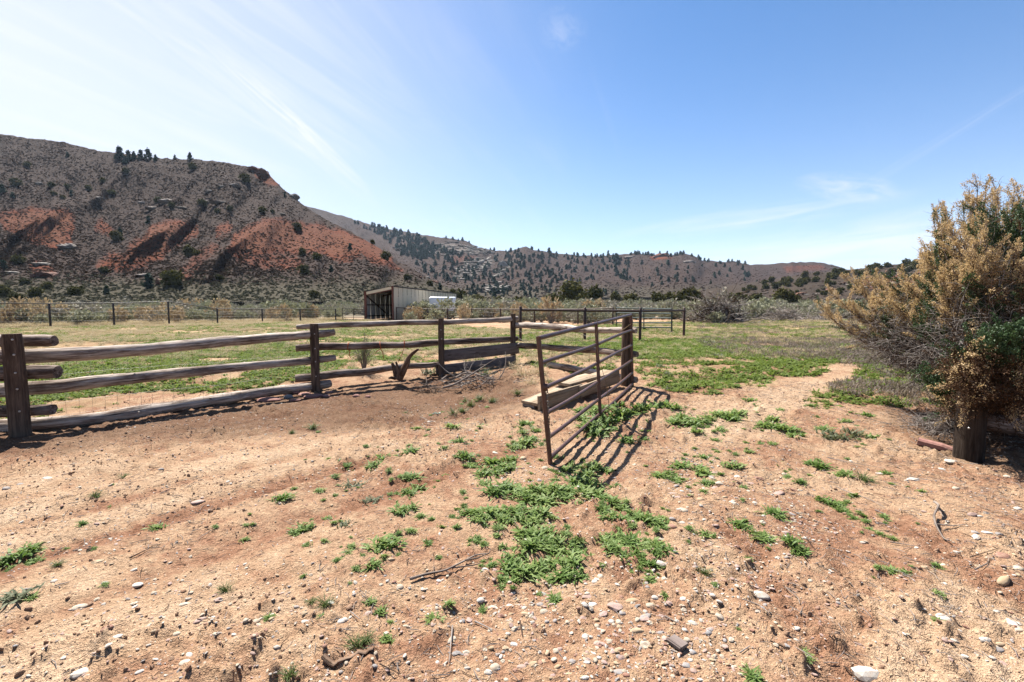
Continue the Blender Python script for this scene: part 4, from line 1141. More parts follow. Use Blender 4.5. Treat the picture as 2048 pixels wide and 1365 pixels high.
SAGE = [clump_mesh('sage', 'sage', 520, 0.060, 26, (0.62, 0.62, 0.48), 200 + k, 1.7, 26, 'twig_dead', 0.4, 1.0) for k in range(4)]
SAGEG = [clump_mesh('grey_sage', 'sage_grey', 460, 0.055, 24, (0.62, 0.60, 0.50), 210 + k, 1.8, 24, 'twig_dead', 0.4, 1.0) for k in range(3)]
RABB = [clump_mesh('rabbit', 'rabbit', 420, 0.055, 26, (0.50, 0.50, 0.58), 220 + k, 2.2, 26, 'twig_dead', 0.55, 2.0) for k in range(3)]
SCRUB = [clump_mesh('scrub', 'scrub', 60, 0.34, 8, (0.62, 0.62, 0.40), 230 + k, 1.0) for k in range(4)]
SCRUBG = [clump_mesh('scrub_green', 'scrub_green', 60, 0.30, 8, (0.62, 0.62, 0.42), 240 + k, 1.0) for k in range(4)]
JUNI = [clump_mesh('juniper', 'juniper', 900, 0.21, 30, (1.0, 1.0, 0.86 + 0.12 * (k % 3)), 250 + k, 1.1, 6, 'bark', 0.35) for k in range(5)]
PINE = [clump_mesh('pine', 'pine', 420, 0.20, 40, (0.62, 0.62, 1.0), 260 + k, 1.1, 1, 'bark', 0.3, 0, True) for k in range(4)]

# ------------------------------------------------------------------ trees on the hills
def hill_zone(px, py):
    if py < 330: return 'on the crest of the red banded hill'
    if py < 435: return 'on the grey upper slope of the red banded hill'
    if py < 560: return 'between the red spurs of the left hill'
    return 'at the foot of the red banded hill'


LT = [(240, 319, 25), (257, 320, 18), (268, 319, 15), (282, 318, 18), (296, 319, 21), (311, 322, 12), (380, 319, 14), (250, 327, 15), (350, 318, 8), (30, 371, 16), (5, 386, 17), (55, 334, 10), (135, 314, 10), (103, 374, 12), (134, 377, 10), (143, 392, 12), (177, 381, 10), (205, 366, 9),
      (108, 391, 10), (125, 398, 8), (25, 396, 12), (316, 405, 11), (343, 416, 10), (405, 411, 16), (435, 426, 10), (297, 447, 14), (385, 340, 14), (252, 347, 10), (224, 389, 12), (490, 364, 18), (240, 472, 16), (232, 482, 20), (380, 513, 20), (394, 512, 14), (525, 426, 14), (570, 394, 10), (595, 462, 16), (606, 511, 14), (634, 519, 17),
      (607, 547, 20), (662, 544, 14), (545, 427, 8), (460, 421, 9), (438, 561, 14), (208, 546, 14), (298, 577, 30), (340, 572, 30), (352, 568, 24), (148, 590, 20), (158, 587, 16), (213, 589, 17), (72, 595, 20), (10, 594, 22), (32, 604, 22), (37, 528, 20), (8, 540, 20), (95, 580, 16), (628, 596, 15), (50, 570, 16), (430, 598, 9), (700, 500, 14), (745, 480, 9), (772, 520, 16), (815, 560, 14), (860, 572, 12), (880, 580, 14), (905, 590, 12)]
for k, (px, py, s) in enumerate(LT):
    q = left_hill.at(px, py); hgt = s * q[1] / FPX
    con = py < 330 or k % 5 == 0
    me = PINE[k % 4] if con else JUNI[k % 5]
    zs = hgt / (2.05 if con else 1.9)
    o = put('pine_tree' if con else 'juniper_tree', me, q - [0, 0, .1 * hgt], random.uniform(0, 6), (zs * (1.25 if con else 1.05), zs * (1.2 if con else 1.0), zs))
    say(o, ('small dark pine ' if con else ('dark rounded juniper ' if s > 13 else 'small dark juniper ')) + hill_zone(px, py), 'tree', 'dark trees dotting the left hill', px)


def inside_poly(n, poly, rng_, hill=None):
    p = np.array(poly, float); out = np.zeros((0, 2))
    while len(out) < n:
        q = rng_.uniform(p.min(0), p.max(0), (n * 4, 2)); m = inpoly(q[:, 0], q[:, 1], poly)
        if hill is not None: m &= hill.inside(q[:, 0], q[:, 1])
        out = np.vstack([out, q[m]])
    return out[:n]


zones = [([(706, 446), (780, 461), (850, 478), (875, 500), (850, 525), (800, 510), (770, 482)], 170, 'in the dense pine stand on the far left slope'), ([(800, 497), (875, 488), (960, 522), (985, 565), (900, 572), (850, 548)], 130, 'around the white cliffs of the far hill'),
         ([(990, 502), (1250, 510), (1262, 560), (1180, 562), (1000, 592), (940, 592)], 250, 'on the middle slope of the far hill'), ([(1240, 520), (1480, 528), (1520, 570), (1250, 575)], 45, 'on the open grey slope of the far ridge'), ([(930, 575), (1250, 583), (1250, 598), (930, 598)], 70, 'along the foot of the far hill')]
cand = []
for poly, n, ph in zones:
    for q in inside_poly(n, poly, RNG, far_hill): cand.append((q[0], q[1], RNG.uniform(5.5, 11), ph))
for k in range(75):
    px = float(np.clip(RNG.choice([1070, 1150, 1190, 1265, 1275, 1290, 1310, 1345, 1370, 1400, 1460, 1470, 1015, 900, 930]) + RNG.normal(0, 14), 860, 1490))
    cand.append((px, float(np.interp(px, far_hill.px, far_hill.ys)) + RNG.uniform(0.5, 3), RNG.uniform(4, 7.5), 'on the skyline of the far ridge'))
cand.sort(key=lambda c: -c[2]); stp, sts = [], []
for k, (px, py, s, ph) in enumerate(cand):
    q = far_hill.at(px, py); hgt = s * q[1] / FPX
    if k < 225:
        o = put('pine_tree', PINE[k % 4], q - [0, 0, .08 * hgt], random.uniform(0, 6), (hgt / 1.9 * random.uniform(1.0, 1.6), hgt / 1.9 * random.uniform(1.0, 1.5), hgt / 2.05)); say(o, 'dark green pine ' + ph, 'tree', 'pines on the far hills', px)
        if k == 0: pine_proto = o
    else: stp.append(q - [0, 0, .08 * hgt]); sts.append((hgt / 1.5, hgt / 1.5, hgt / 2.05))
scatter('far_pine_wood', stp, np.stack([0 * np.arange(len(stp)), 0 * np.arange(len(stp)), RNG.uniform(0, 6, len(stp))], 1), sts, [pine_proto])
nr_ = 0
for poly, n in [([(1470, 578), (1600, 555), (1700, 541), (1850, 522), (1960, 500), (1960, 530), (1850, 545), (1700, 556), (1500, 588)], 110), ([(1600, 570), (1850, 545), (1850, 595), (1560, 595)], 24)]:
    for q2 in inside_poly(n, poly, RNG, right_hill):
        q = right_hill.at(*q2); s = RNG.uniform(7, 13); hgt = s * q[1] / FPX; nr_ += 1
        o = put('juniper_tree', JUNI[nr_ % 5], q - [0, 0, .1 * hgt], random.uniform(0, 6), hgt / 1.85); say(o, 'dark juniper on the low ridge behind the tan juniper' if q2[1] < 556 or q2[0] < 1600 else 'dark juniper among ledges of the low right ridge', 'tree', 'junipers on the low right ridge', q2[0])


def juniper_at(px, ytop, D, wpx, label):
    x = float(ray(px, 600)[0]) * D; zb = ground_at(x, D); ztop = float(V(px, ytop, D).z); h = max(ztop - zb, 0.8) * 1.08; wm_ = wpx * 1.18 * D / FPX / 2
    root = thing('juniper_tree', label, 'tree', (x, D, zb), 'junipers standing beyond the sage')
    cm = put('crown', JUNI[int(px) % 5], (0, 0, h * 0.12), random.uniform(0, 6), (wm_, wm_, h * 0.88 / 1.9)); cm.parent = root
    mb = MB()
    for k in range(3):
        a = k * 2.1; mb.tube([(x + .1 * math.cos(a), D + .1 * math.sin(a), zb - .2), (x + .25 * wm_ * math.cos(a), D + .25 * wm_ * math.sin(a), zb + h * .3), (x + .45 * wm_ * math.cos(a), D + .45 * wm_ * math.sin(a), zb + h * .6)], [.045 * h, .035 * h, .015 * h], 6)
    part('trunk', mb, M['bark'], root)


for a in [(1147, 573, 118, 44, 'broad dark juniper, tallest of the trees behind the pipe pen'), (1190, 572, 124, 26, 'upright olive juniper with bare lower trunk right of the broadest juniper'), (1105, 588, 108, 30, 'olive juniper left of the broadest juniper behind the pen'), (1125, 592, 104, 24, 'low dark juniper between two larger junipers behind the pen'), (1165, 585, 112, 24, 'dark juniper tucked against the right of the broadest juniper'),
          (1318, 584, 112, 22, 'small round juniper, first right of the green gate'), (1338, 584, 116, 26, 'round dark juniper in the middle of the central row'), (1381, 581, 112, 36, 'wide dark juniper above the brush pile'), (1360, 586, 110, 22, 'juniper filling the gap left of the wide dark juniper'), (1478, 585, 116, 36, 'flat topped olive juniper above the second brush pile'), (1508, 587, 118, 24, 'small olive juniper right of the flat topped one'),
          (1567, 584, 112, 28, 'dark dense juniper left of the tan juniper branches'), (1590, 590, 112, 20, 'low juniper beside the dense dark one at right'), (1262, 592, 128, 22, 'low dark juniper behind the green gate'), (1232, 590, 132, 18, 'distant small juniper left of the green gate'), (955, 590, 122, 30, 'olive bush juniper right of the shed end'), (995, 594, 118, 26, 'low olive juniper halfway between shed and pen'), (1035, 594, 118, 24, 'low juniper behind the fence corner post'), (920, 580, 132, 24, 'dark juniper at the far corner of the shed')]:
    juniper_at(*a)

# ------------------------------------------------------------------ scrub on the slopes
def scrub_on(hill, n, name, protos, smin, smax, cond):
    px = RNG.uniform(hill.px[0], hill.px[-1], n); py = RNG.uniform(255, 604, n); m = hill.inside(px, py); px, py = px[m], py[m]
    k = RNG.uniform(size=len(px)) < cond(px, py); px, py = px[k], py[k]; q = hill.at(px, py)
    s = RNG.uniform(smin, smax, len(px)) * RNG.uniform(0.7, 1.2, len(px))
    q[:, 2] -= 0.15 * s
    return scatter(name, q, np.stack([0 * s, 0 * s, RNG.uniform(0, 6.28, len(s))], 1), np.stack([s * 1.2, s * 1.2, s * 0.66], 1), protos)


def proto_set(name, meshes, hill, spots, label, cat, group, sc):
    r = []
    for me, (px, py) in zip(meshes, spots):
        q = hill.at(px, py); o = put(name, me, q - [0, 0, .1], random.uniform(0, 6), sc); say(o, label, cat, group, px); r.append(o)
    return r


hs_ = proto_set('hill_shrub', SCRUB, left_hill, [(120, 345), (330, 380), (470, 400), (560, 480)], 'dark grey shrub on the left hillside', 'shrub', 'grey shrubs on the hillside', 0.9)
gs_ = proto_set('hill_shrub', SCRUBG, left_hill, [(90, 597), (260, 598), (480, 596), (640, 598)], 'grey green sage shrub at the foot of the left hill', 'shrub', 'sage shrubs at the hill foot', 0.8)
rm_ = lambda px, py: np.clip(lred(px, py, 0), 0, 1)
scrub_on(left_hill, 130000, 'hillside_scrub', hs_, 0.28, 0.66, lambda x, y: (1 - 0.60 * rm_(x, y)) * np.clip((575 - y) / 40, 0.0, 1) * (0.35 + 0.65 * sst(0.35, 0.6, fbm(x / 25, y / 14, 301, 3))))
scrub_on(left_hill, 44000, 'hill_foot_sage', gs_, 0.32, 0.7, lambda x, y: np.clip((y - 535) / 40, 0, 1))
scrub_on(far_hill, 70000, 'far_scrub', hs_, 0.6, 1.5, lambda x, y: 0.8 * (1 - fpale(x, y, 0)))
scrub_on(right_hill, 9000, 'ridge_scrub', hs_, 0.6, 1.4, lambda x, y: 0.6 + 0 * x)

# ------------------------------------------------------------------ rocks on the hills
def rock_mesh(name, mt, seed, flat=0.5, rough=0.35, sub=2, smooth=False):
    bm = bmesh.new(); bmesh.ops.create_icosphere(bm, subdivisions=sub, radius=1.0); r = np.random.default_rng(seed); ph = r.uniform(0, 50)
    ax = r.uniform(0.75, 1.2, 2)
    for v in bm.verts:
        c = v.co; f = 1 + rough * 2 * (float(fbm(np.array(c.x * 1.1 + ph), np.array(c.y * 1.1 + c.z * 1.3 + ph), seed, 3)) - 0.5)
        v.co = Vector((c.x * f * ax[0], c.y * f * ax[1], c.z * f * flat))
    me = bpy.data.meshes.new(name); bm.to_mesh(me); bm.free(); me.materials.append(M[mt])
    me.polygons.foreach_set('use_smooth', [smooth] * len(me.polygons)); return me


HR = [rock_mesh('hill_rock', m, 300 + k, 0.5, 0.7, 3) for k, m in enumerate(['rock_hill', 'rock_pale', 'rock_rust', 'rock_hill'])]
for k, (px, py, wpx, hpx, mk, lab) in enumerate([(84, 530, 34, 9, 1, 'long pale slab tilted on the lower left hillside'), (96, 552, 44, 18, 2, 'rust brown cliff block below the pale slab'), (22, 546, 24, 6, 1, 'thin pale ledge near the left edge of the hill'), (135, 496, 26, 15, 0, 'rounded grey boulder below the first red spur'), (418, 384, 18, 6, 1, 'pale slab high on the slope below the crest'), (442, 374, 12, 5, 1, 'small pale slab above the long slab'), (470, 372, 18, 9, 0, 'grey boulder left of the hill brow'), (333, 404, 24, 9, 0, 'dark grey outcrop in the middle slope'), (358, 416, 24, 4, 1, 'flat pale rock right of the dark outcrop'), (410, 405, 14, 7, 0, 'grey boulder beside the round juniper'), (440, 406, 34, 5, 1, 'long pale ledge right of the round juniper'), (305, 418, 22, 7, 0, 'grey ledge above the middle red spur'), (284, 407, 12, 7, 0, 'small grey boulder on the middle slope'), (562, 429, 16, 4, 1, 'pale flat rock above the right red spur'), (324, 567, 20, 22, 2, 'dark square boulder beside the tall junipers at the hill foot'), (290, 552, 26, 8, 0, 'grey ledge left of the square boulder'), (78, 368, 14, 6, 1, 'pale slab on the far left slope'), (195, 397, 14, 6, 0, 'grey rock on the left upper slope'), (525, 347, 26, 16, 2, 'rust cap rock on the brow of the hill'), (588, 394, 18, 12, 0, 'grey knob on the right edge of the hill'), (510, 340, 24, 10, 2, 'rust ledge left of the brow cap rock'), (855, 552, 10, 5, 1, 'pale rock on the right toe of the hill'), (840, 556, 10, 7, 2, 'rust block on the right toe of the hill'), (870, 565, 16, 7, 2, 'low rust outcrop near the shed')]):
    q = left_hill.at(px, py); s = q[1] / FPX
    o = put('boulder', HR[mk if mk != 0 else (k % 2) * 3], q, random.uniform(-.5, .5), (wpx * s / 2, wpx * s / 2.6, hpx * s / 1.1)); tag(o, lab, 'rock', 'boulders on the left hill')
for k in range(70):
    px, py = inside_poly(1, [(1585, 592), (1690, 562), (1790, 540), (1870, 530), (1900, 590)], RNG, right_hill)[0]; q = right_hill.at(px, py); s = q[1] / FPX; wpx = RNG.uniform(8, 24)
    o = put('boulder', HR[1 if k % 3 else 2], q, random.uniform(-.6, .6), (wpx * s / 2, wpx * s / 2.4, wpx * s * .26)); say(o, 'pale sandstone ledge on the low right ridge' if k % 3 else 'rust sandstone ledge on the low right ridge', 'rock', 'sandstone ledges on the low right ridge', px)
    if k == 1: pale_proto = o
pp_ = np.vstack([inside_poly(n, poly, RNG, far_hill) for n, poly in ((110, PALES[0][0]), (90, PALES[1][0]), (50, PALES[2][0]), (30, PALES[3][0]), (12, PALES[4][0]))]); qq = far_hill.at(pp_[:, 0], pp_[:, 1]); ss = RNG.uniform(1.5, 6.0, len(qq))
scatter('white_rock_outcrop', qq, np.stack([0 * ss, RNG.normal(0, .25, len(ss)), RNG.uniform(-.6, .6, len(ss))], 1), np.stack([ss * 1.2, ss * .8, ss * .42], 1), [pale_proto])
for k, (px, py, w_, h_, lab) in enumerate([(1322, 513, 36, 9, 'rust cap rock on the skyline of the far ridge'), (1262, 516, 26, 6, 'brown ledge left of the rust cap rock on the far ridge'), (1380, 525, 26, 6, 'grey ledge right of the rust cap rock'), (955, 528, 26, 7, 'tilted white cliff on the far hill'), (1008, 535, 16, 24, 'slanting white fin of rock right of the tilted white cliff')]):
    q = far_hill.at(px, py); s = q[1] / FPX; o = put('rock_outcrop', HR[[2, 0, 0, 1, 1][k]], q, .2, (w_ * s / 2, w_ * s / 4, h_ * s / 1.0), (0, [-.05, 0, 0, -.35, -.7][k])); tag(o, lab, 'rock', 'rock outcrops on the far ridge')

# ------------------------------------------------------------------ sage beyond the fences
def fence_D(px):
    return np.interp(px, [-900, 98, 336, 671, 730, 795, 830, 1001, 1226, 1240, 1400, 1700, 2400], [27, 30.8, 35, 43.5, 58, 46, 38.0, 36.6, 34, 44, 44, 46, 46])


N = 7000; spx = RNG.uniform(-260, 2400, N); sD = 28 + (165 - 28) * RNG.uniform(size=N) ** 1.25
keep = (sD > fence_D(spx) + 0.6)
# keep clear of the shed and the trailer
sx = ray(spx, 0 * spx + 615)[0] * sD
ss_ = (sx - C0[0]) * du[0] + (sD - C0[1]) * du[1]; tt_ = (sx - C0[0]) * dv[0] + (sD - C0[1]) * dv[1]
keep &= ~((ss_ > -6) & (ss_ < LEN + 1) & (tt_ > -1.2) & (tt_ < WID + 1.5)) & ~((np.abs(sx - T0.x) < 2.4) & (np.abs(sD - 52) < 2.0))
keep &= ~((spx > 850) & (spx < 925) & (sD < 52) & (RNG.uniform(size=N) < .85))
keep &= ~((spx > 676) & (spx < 800) & (sD < 60)) & ~((spx > 1500) & (spx < 1620) & (sD < 50)) & ~((spx > 1380) & (spx < 1500) & (sD < 42))
left = spx < 800
keep &= RNG.uniform(size=N) < np.where(left, np.where(sD < 48, 0.8, 0.8), 1.0)
spx, sD, sx = spx[keep], sD[keep], sx[keep]; order = np.argsort(sD); spx, sD, sx = spx[order], sD[order], sx[order]
sz = Z(sx, sD); prot = {}; rest = []; nind = 0
for k in range(len(sD)):
    px, D = spx[k], sD[k]
    dry = RNG.uniform() < (0.30 if px < 800 else 0.40 if px < 1060 else 0.10) * (D < 75)
    grey = RNG.uniform() < 0.3
    ms, nm, lab, cat = (RABB, 'dry_brush', 'dry tan brush', 'dry bush') if dry else (SAGEG, 'sagebrush', 'grey sagebrush', 'sagebrush') if grey else (SAGE, 'sagebrush', 'grey green sagebrush', 'sagebrush')
    j = int(RNG.integers(0, len(ms))); h = float(np.clip(np.exp(RNG.normal(0.05, 0.33)), .5, 2.0)) * (1.15 if dry else 1.0) * (0.9 if px < 720 else 1.1 if px < 1040 else 1.0)
    sc = (h * RNG.uniform(0.95, 1.35), h * RNG.uniform(0.95, 1.3), h)
    if nind < 290 and px < 1760:
        nind += 1
        o = put(nm, ms[j], (sx[k], D, sz[k] - .03), RNG.uniform(0, 6.28), sc)
        zone = 'behind the far left pipe fence' if px < 676 else 'beside the shed' if px < 840 else 'along the pipe fence right of the shed' if px < 1060 else 'behind the pipe pen' if px < 1240 else 'beyond the right field'
        say(o, lab + ' bush ' + zone, cat, 'brush growing behind the fences', px)
        prot.setdefault((nm, grey, dry, j), o)
    else: rest.append((sx[k], D, sz[k] - .03, RNG.uniform(0, 6.28), *sc))
rest = np.array(rest)
scatter('sage_flat', rest[:, :3], np.stack([0 * rest[:, 3], 0 * rest[:, 3], rest[:, 3]], 1), rest[:, 4:], [o for (nm, g_, d_, j), o in prot.items() if not d_])

fpx = RNG.uniform(880, 2000, 5200); fD = RNG.uniform(160, 440, 5200); fx = ray(fpx, 0 * fpx + 600)[0] * fD; fs = RNG.uniform(.6, 1.5, 5200)
scatter('far_flat_scrub', np.stack([fx, fD, Z(fx, fD) - .1], 1), np.stack([0 * fs, 0 * fs, RNG.uniform(0, 6.28, 5200)], 1), np.stack([fs * 1.2, fs * 1.2, fs], 1), gs_ + hs_)

# dry grass at the foot of the far left fence
dpx = np.concatenate([RNG.uniform(-300, 330, 420), RNG.uniform(330, 690, 200), RNG.uniform(560, 690, 120)]); dD = np.interp(dpx, [-330, 98, 336, 671], [26, 30.3, 34.4, 42.9]) + RNG.uniform(-0.2, 3.0, len(dpx)); dx = ray(dpx, 0 * dpx + 640)[0] * dD
dg = put('dry_grass', DRYG[0], (dx[0], dD[0], ground_at(dx[0], dD[0])), 0, 1.6); tag(dg, 'tall dry grass tuft at the foot of the far left pipe fence', 'grass')
ds = RNG.uniform(1.0, 2.0, len(dpx) - 1)
scatter('dry_grass_strip', np.stack([dx, dD, Z(dx, dD)], 1)[1:], np.stack([0 * ds, 0 * ds, RNG.uniform(0, 6, len(ds))], 1), ds, [dg])

# ------------------------------------------------------------------ tangles of dead branches
def curl(start, d, L, r, rng_, bend=0.6, n=5, lift=0.0, sides=4, mb=None, gy=None):
    p = [np.array(start, float)]; d = np.array(d, float) / np.linalg.norm(d)
    b = rng_.normal(0, bend, 3)
    for k in range(n - 1):
        d = d + b / n + rng_.normal(0, bend * .35, 3) / n + np.array([0, 0, lift / n]); d /= np.linalg.norm(d)
        q = p[-1] + d * L / (n - 1)
        if gy is not None: q[2] = max(q[2], gy + r * .4)
        p.append(q)
    (mb or MB()).tube(p, np.linspace(r, r * 0.25, n), sides, caps=True, rough=0.0, seed=int(rng_.integers(0, 50)))
    return p


def tangle(name, label, cat, px, py, wpx, hpx, D, n, rr, mts, seed, L=(0.3, 0.8), flat=0.35, green=0):
    c = V(px, py, D); zb = ground_at(c.x, c.y); s = D / FPX; rng_ = np.random.default_rng(seed); W, Hh = wpx * s / 2, hpx * s
    root = thing(name, label, cat, (c.x, c.y, zb))
    for mi, mt in enumerate(mts):
        mb = MB()
        for k in range(n // len(mts)):
            u = rng_.normal(0, .45, 2); x = c.x + u[0] * W; y = c.y + u[1] * W * .5; top = Hh * max(0.05, 1 - (u[0] ** 2 + u[1] ** 2))
            z = zb + rng_.uniform(0.02, max(top, 0.06)); a = rng_.uniform(0, 2 * np.pi)
            l = rng_.uniform(*L); r = rng_.uniform(*rr)
            pts = curl((x, y, z), (math.cos(a), math.sin(a) * .7, rng_.normal(0.1, flat)), l, r, rng_, 0.7, 6, 0, 5, mb, zb)
            for _ in range(2):
                q = pts[int(rng_.integers(1, 5))]; a2 = a + rng_.normal(0, .8); curl(q, (math.cos(a2), math.sin(a2), rng_.normal(.2, .4)), l * .45, r * .5, rng_, .8, 4, 0, 4, mb, zb)
        part('branch', mb, M[mt], root)
    return root


tangle('brush_pile', 'grey heap of dead branches against the boards of the log fence', 'brush', 955, 752, 120, 34, 9.35, 46, (.006, .014), ('dead_wood', 'twig_dead'), 401, (.25, .75), .25)
tangle('brush_pile', 'dark litter of twigs under the rail right of the forked stump', 'brush', 855, 766, 90, 20, 9.0, 60, (.003, .008), ('twig_dark', 'dead_wood'), 402, (.15, .4), .25)
tangle('brush_pile', 'large dark brush heap at the edge of the right field', 'brush', 1440, 648, 110, 50, 37.5, 200, (.02, .05), ('twig_dead', 'twig_dark'), 403, (1.0, 2.4), .5)
tangle('brush_pile', 'low grey brush heap right of the large dark heap', 'brush', 1570, 641, 110, 22, 42.5, 150, (.02, .045), ('twig_dead', 'dead_wood'), 404, (0.8, 1.8), .3)
tangle('brush_pile', 'small pale brush heap beside the tan juniper tips', 'brush', 1650, 639, 50, 18, 43.5, 60, (.02, .04), ('twig_dead',), 405, (.8, 1.5), .3)
tangle('brush_pile', 'scatter of dead limbs left of the large dark heap', 'brush', 1392, 641, 40, 22, 39.0, 40, (.02, .05), ('dead_wood',), 406, (.8, 1.8), .3)
tangle('brush_pile', 'grey mat of dead twigs at the foot of the large juniper', 'brush', 1865, 830, 130, 26, 5.9, 130, (.002, .006), ('twig_dead', 'twig_dead'), 407, (.12, .4), .2)
for k, (px, py, D, h, w_) in enumerate([(1418, 645, 38.5, 2.2, 1.9), (1448, 646, 38.8, 2.6, 2.0), (1470, 645, 40, 2.0, 1.8), (1400, 640, 41, 2.0, 1.9), (1432, 650, 36.6, 1.0, 1.2), (1490, 641, 43, 1.8, 1.9)]):
    c = V(px, py, D); o = put('sagebrush', (SAGEG + SAGE)[k % 7], (c.x, D, ground_at(c.x, D)), k, (w_, w_, h * .95)); say(o, 'big sprawling sagebrush growing through the large brush heap', 'sagebrush', 'sage in the brush heap', px)

# named sticks of the heap and the forked stump
def limb(pts, r0, r1, n=16, rough=.14, seed=0, sides=9):
    p = lerp_path(pts, n); t = np.linspace(0, 1, n); s = p.copy()
    for _ in range(2): s[1:-1] = (s[:-2] + 2 * s[1:-1] + s[2:]) / 4
    return s, r0 + (r1 - r0) * t


st_xy = V(797, 756, 9.45); STP = thing('driftwood_stump', 'forked brown driftwood stump leaning by the bottom rail', 'stump', (st_xy.x, st_xy.y, ground_at(st_xy.x, st_xy.y)))
mb = MB()
for pts, r0, r1, sd in [([(797, 758, 9.45), (806, 742, 9.42), (812, 728, 9.38), (818, 714, 9.36), (829, 704, 9.33), (837, 699, 9.32)], .085, .022, 1), ([(794, 756, 9.45), (790, 742, 9.45), (787, 732, 9.44), (784, 727, 9.43)], .075, .028, 2), ([(800, 757, 9.40), (797, 744, 9.38), (794, 731, 9.38), (792, 724, 9.38)], .05, .018, 3), ([(803, 750, 9.4), (812, 737, 9.36), (819, 722, 9.32)], .045, .02, 4), ([(790, 757, 9.4), (783, 756, 9.3), (778, 757, 9.2)], .04, .015, 5)]:
    p, r = limb(pts, r0, r1); mb.tube(p, r, 11, rough=.28, seed=sd + 60)
part('trunk', mb, M['stump'], STP)
for k, (pts, r0, r1, lab) in enumerate([([(886, 776, 8.75), (910, 770, 8.8), (945, 748, 8.95), (985, 722, 9.15), (996, 716, 9.2)], .022, .008, 'long bleached branch across the front of the brush heap'), ([(884, 760, 9.0), (894, 752, 9.1)], .026, .018, 'short pale stub of wood left of the brush heap'), ([(912, 756, 9.1), (928, 746, 9.15), (950, 747, 9.2), (965, 754, 9.2)], .018, .01, 'curved bleached branch in the middle of the heap'), ([(930, 742, 9.3), (960, 751, 9.1), (985, 760, 9.0), (1000, 758, 9.0)], .014, .006, 'thin grey branch lying right across the heap'), ([(815, 700, 9.3), (806, 701, 9.3), (802, 701, 9.3)], .005, .003, 'thin dry stick resting on the forked stump')]):
    p, r = limb(pts, r0, r1, 14); b = MB().tube(p, r, 8, rough=.15, seed=80 + k)
    for j in (4, 7, 10):
        a = RNG.normal(0, 1, 3); a[2] = abs(a[2]) * .4
        if k in (0, 2, 3): curl(p[j], a, .22, r[j] * .5, RNG, .6, 5, 0, 5, b)
    solo('branch', b, M['dead_wood'], lab, 'branch', p[0])

# flat red rocks round the fence post
RR = [rock_mesh('red_rock', 'rock_red', 420 + k, .42, .22, 3, True) for k in range(4)]
GRK = rock_mesh('grey_rock', 'st_grey', 430, .6, .15, 3, True)
for k, (px, py, w_, h_, me, lab) in enumerate([(536, 801, 42, 13, 0, 'long flat pink red rock, farthest left below the fence post'), (577, 795, 18, 11, 9, 'round blue grey cobble among the red rocks'), (591, 788, 22, 9, 1, 'small pink rock above the grey cobble'), (589, 802, 22, 7, 2, 'flat pink sliver below the grey cobble'), (609, 788, 28, 9, 3, 'flat plum rock left of the post foot'), (626, 794, 34, 11, 0, 'dark plum slab at the foot of the post'), (652, 793, 22, 8, 1, 'red rock right of the post foot'), (658, 786, 16, 7, 2, 'pale pink rock under the lower rail end'), (571, 788, 9, 6, 3, 'tiny pale rock on top of the row'), (713, 795, 18, 9, 1, 'rust rock lying alone on the mulch'), (736, 797, 12, 8, 3, 'small rust rock right of the lone one')]):
    g = G(px, py); s = g[1] / FPX; o = put('flat_rock', GRK if me == 9 else RR[me], g + [0, 0, .012], random.uniform(-.3, .3), (w_ * s / 2, w_ * s / 2.6, h_ * s * .95)); tag(o, lab, 'rock', 'flat rocks under the fence post')

# bush behind the rails, small plants by the boards, dry grass
bx = V(728, 752, 10.7); zb = ground_at(bx.x, bx.y)
SB = thing('green_bush', 'feathery grey green bush with bare stem behind the middle rail', 'bush', (bx.x, bx.y, zb))
mb = MB(); tips = []
for k in range(26):
    a = RNG.uniform(0, 6.28); rad = RNG.uniform(.05, .30); h = RNG.uniform(.42, .98); tip = np.array([bx.x + math.cos(a) * rad, bx.y + math.sin(a) * rad, zb + h - .35 * rad]); tips.append(tip)
    mb.tube([(bx.x, bx.y, zb - .05), (bx.x + math.cos(a) * rad * .3, bx.y + math.sin(a) * rad * .3, zb + h * .45), tip], [.012, .008, .003], 5)
part('stem', mb, M['twig_dead'], SB)
tp = np.array(tips); k = RNG.integers(0, len(tp), 1500); f = RNG.uniform(0.45, 1.03, 1500)[:, None]; base_ = np.array([bx.x, bx.y, zb + .15]); pos = base_ + (tp[k] - base_) * f + RNG.normal(0, .035, (1500, 3)); d = tp[k] - base_ + RNG.normal(0, .35, (1500, 3))
v, q = stamp([[-.3, 0, 0], [.3, 0, .1], [.22, 2.2, 0], [-.22, 2.1, .1]], [[0, 1, 2, 3]], pos, frames(d), RNG.uniform(.010, .018, 1500))
lo = bpy.data.objects.new('leaf_mass', mesh_from('leaf_mass', v - ORG[SB.name], [q], (M['grey_weed'],), False)); COL.objects.link(lo); lo.parent = SB; lo['kind'] = 'stuff'
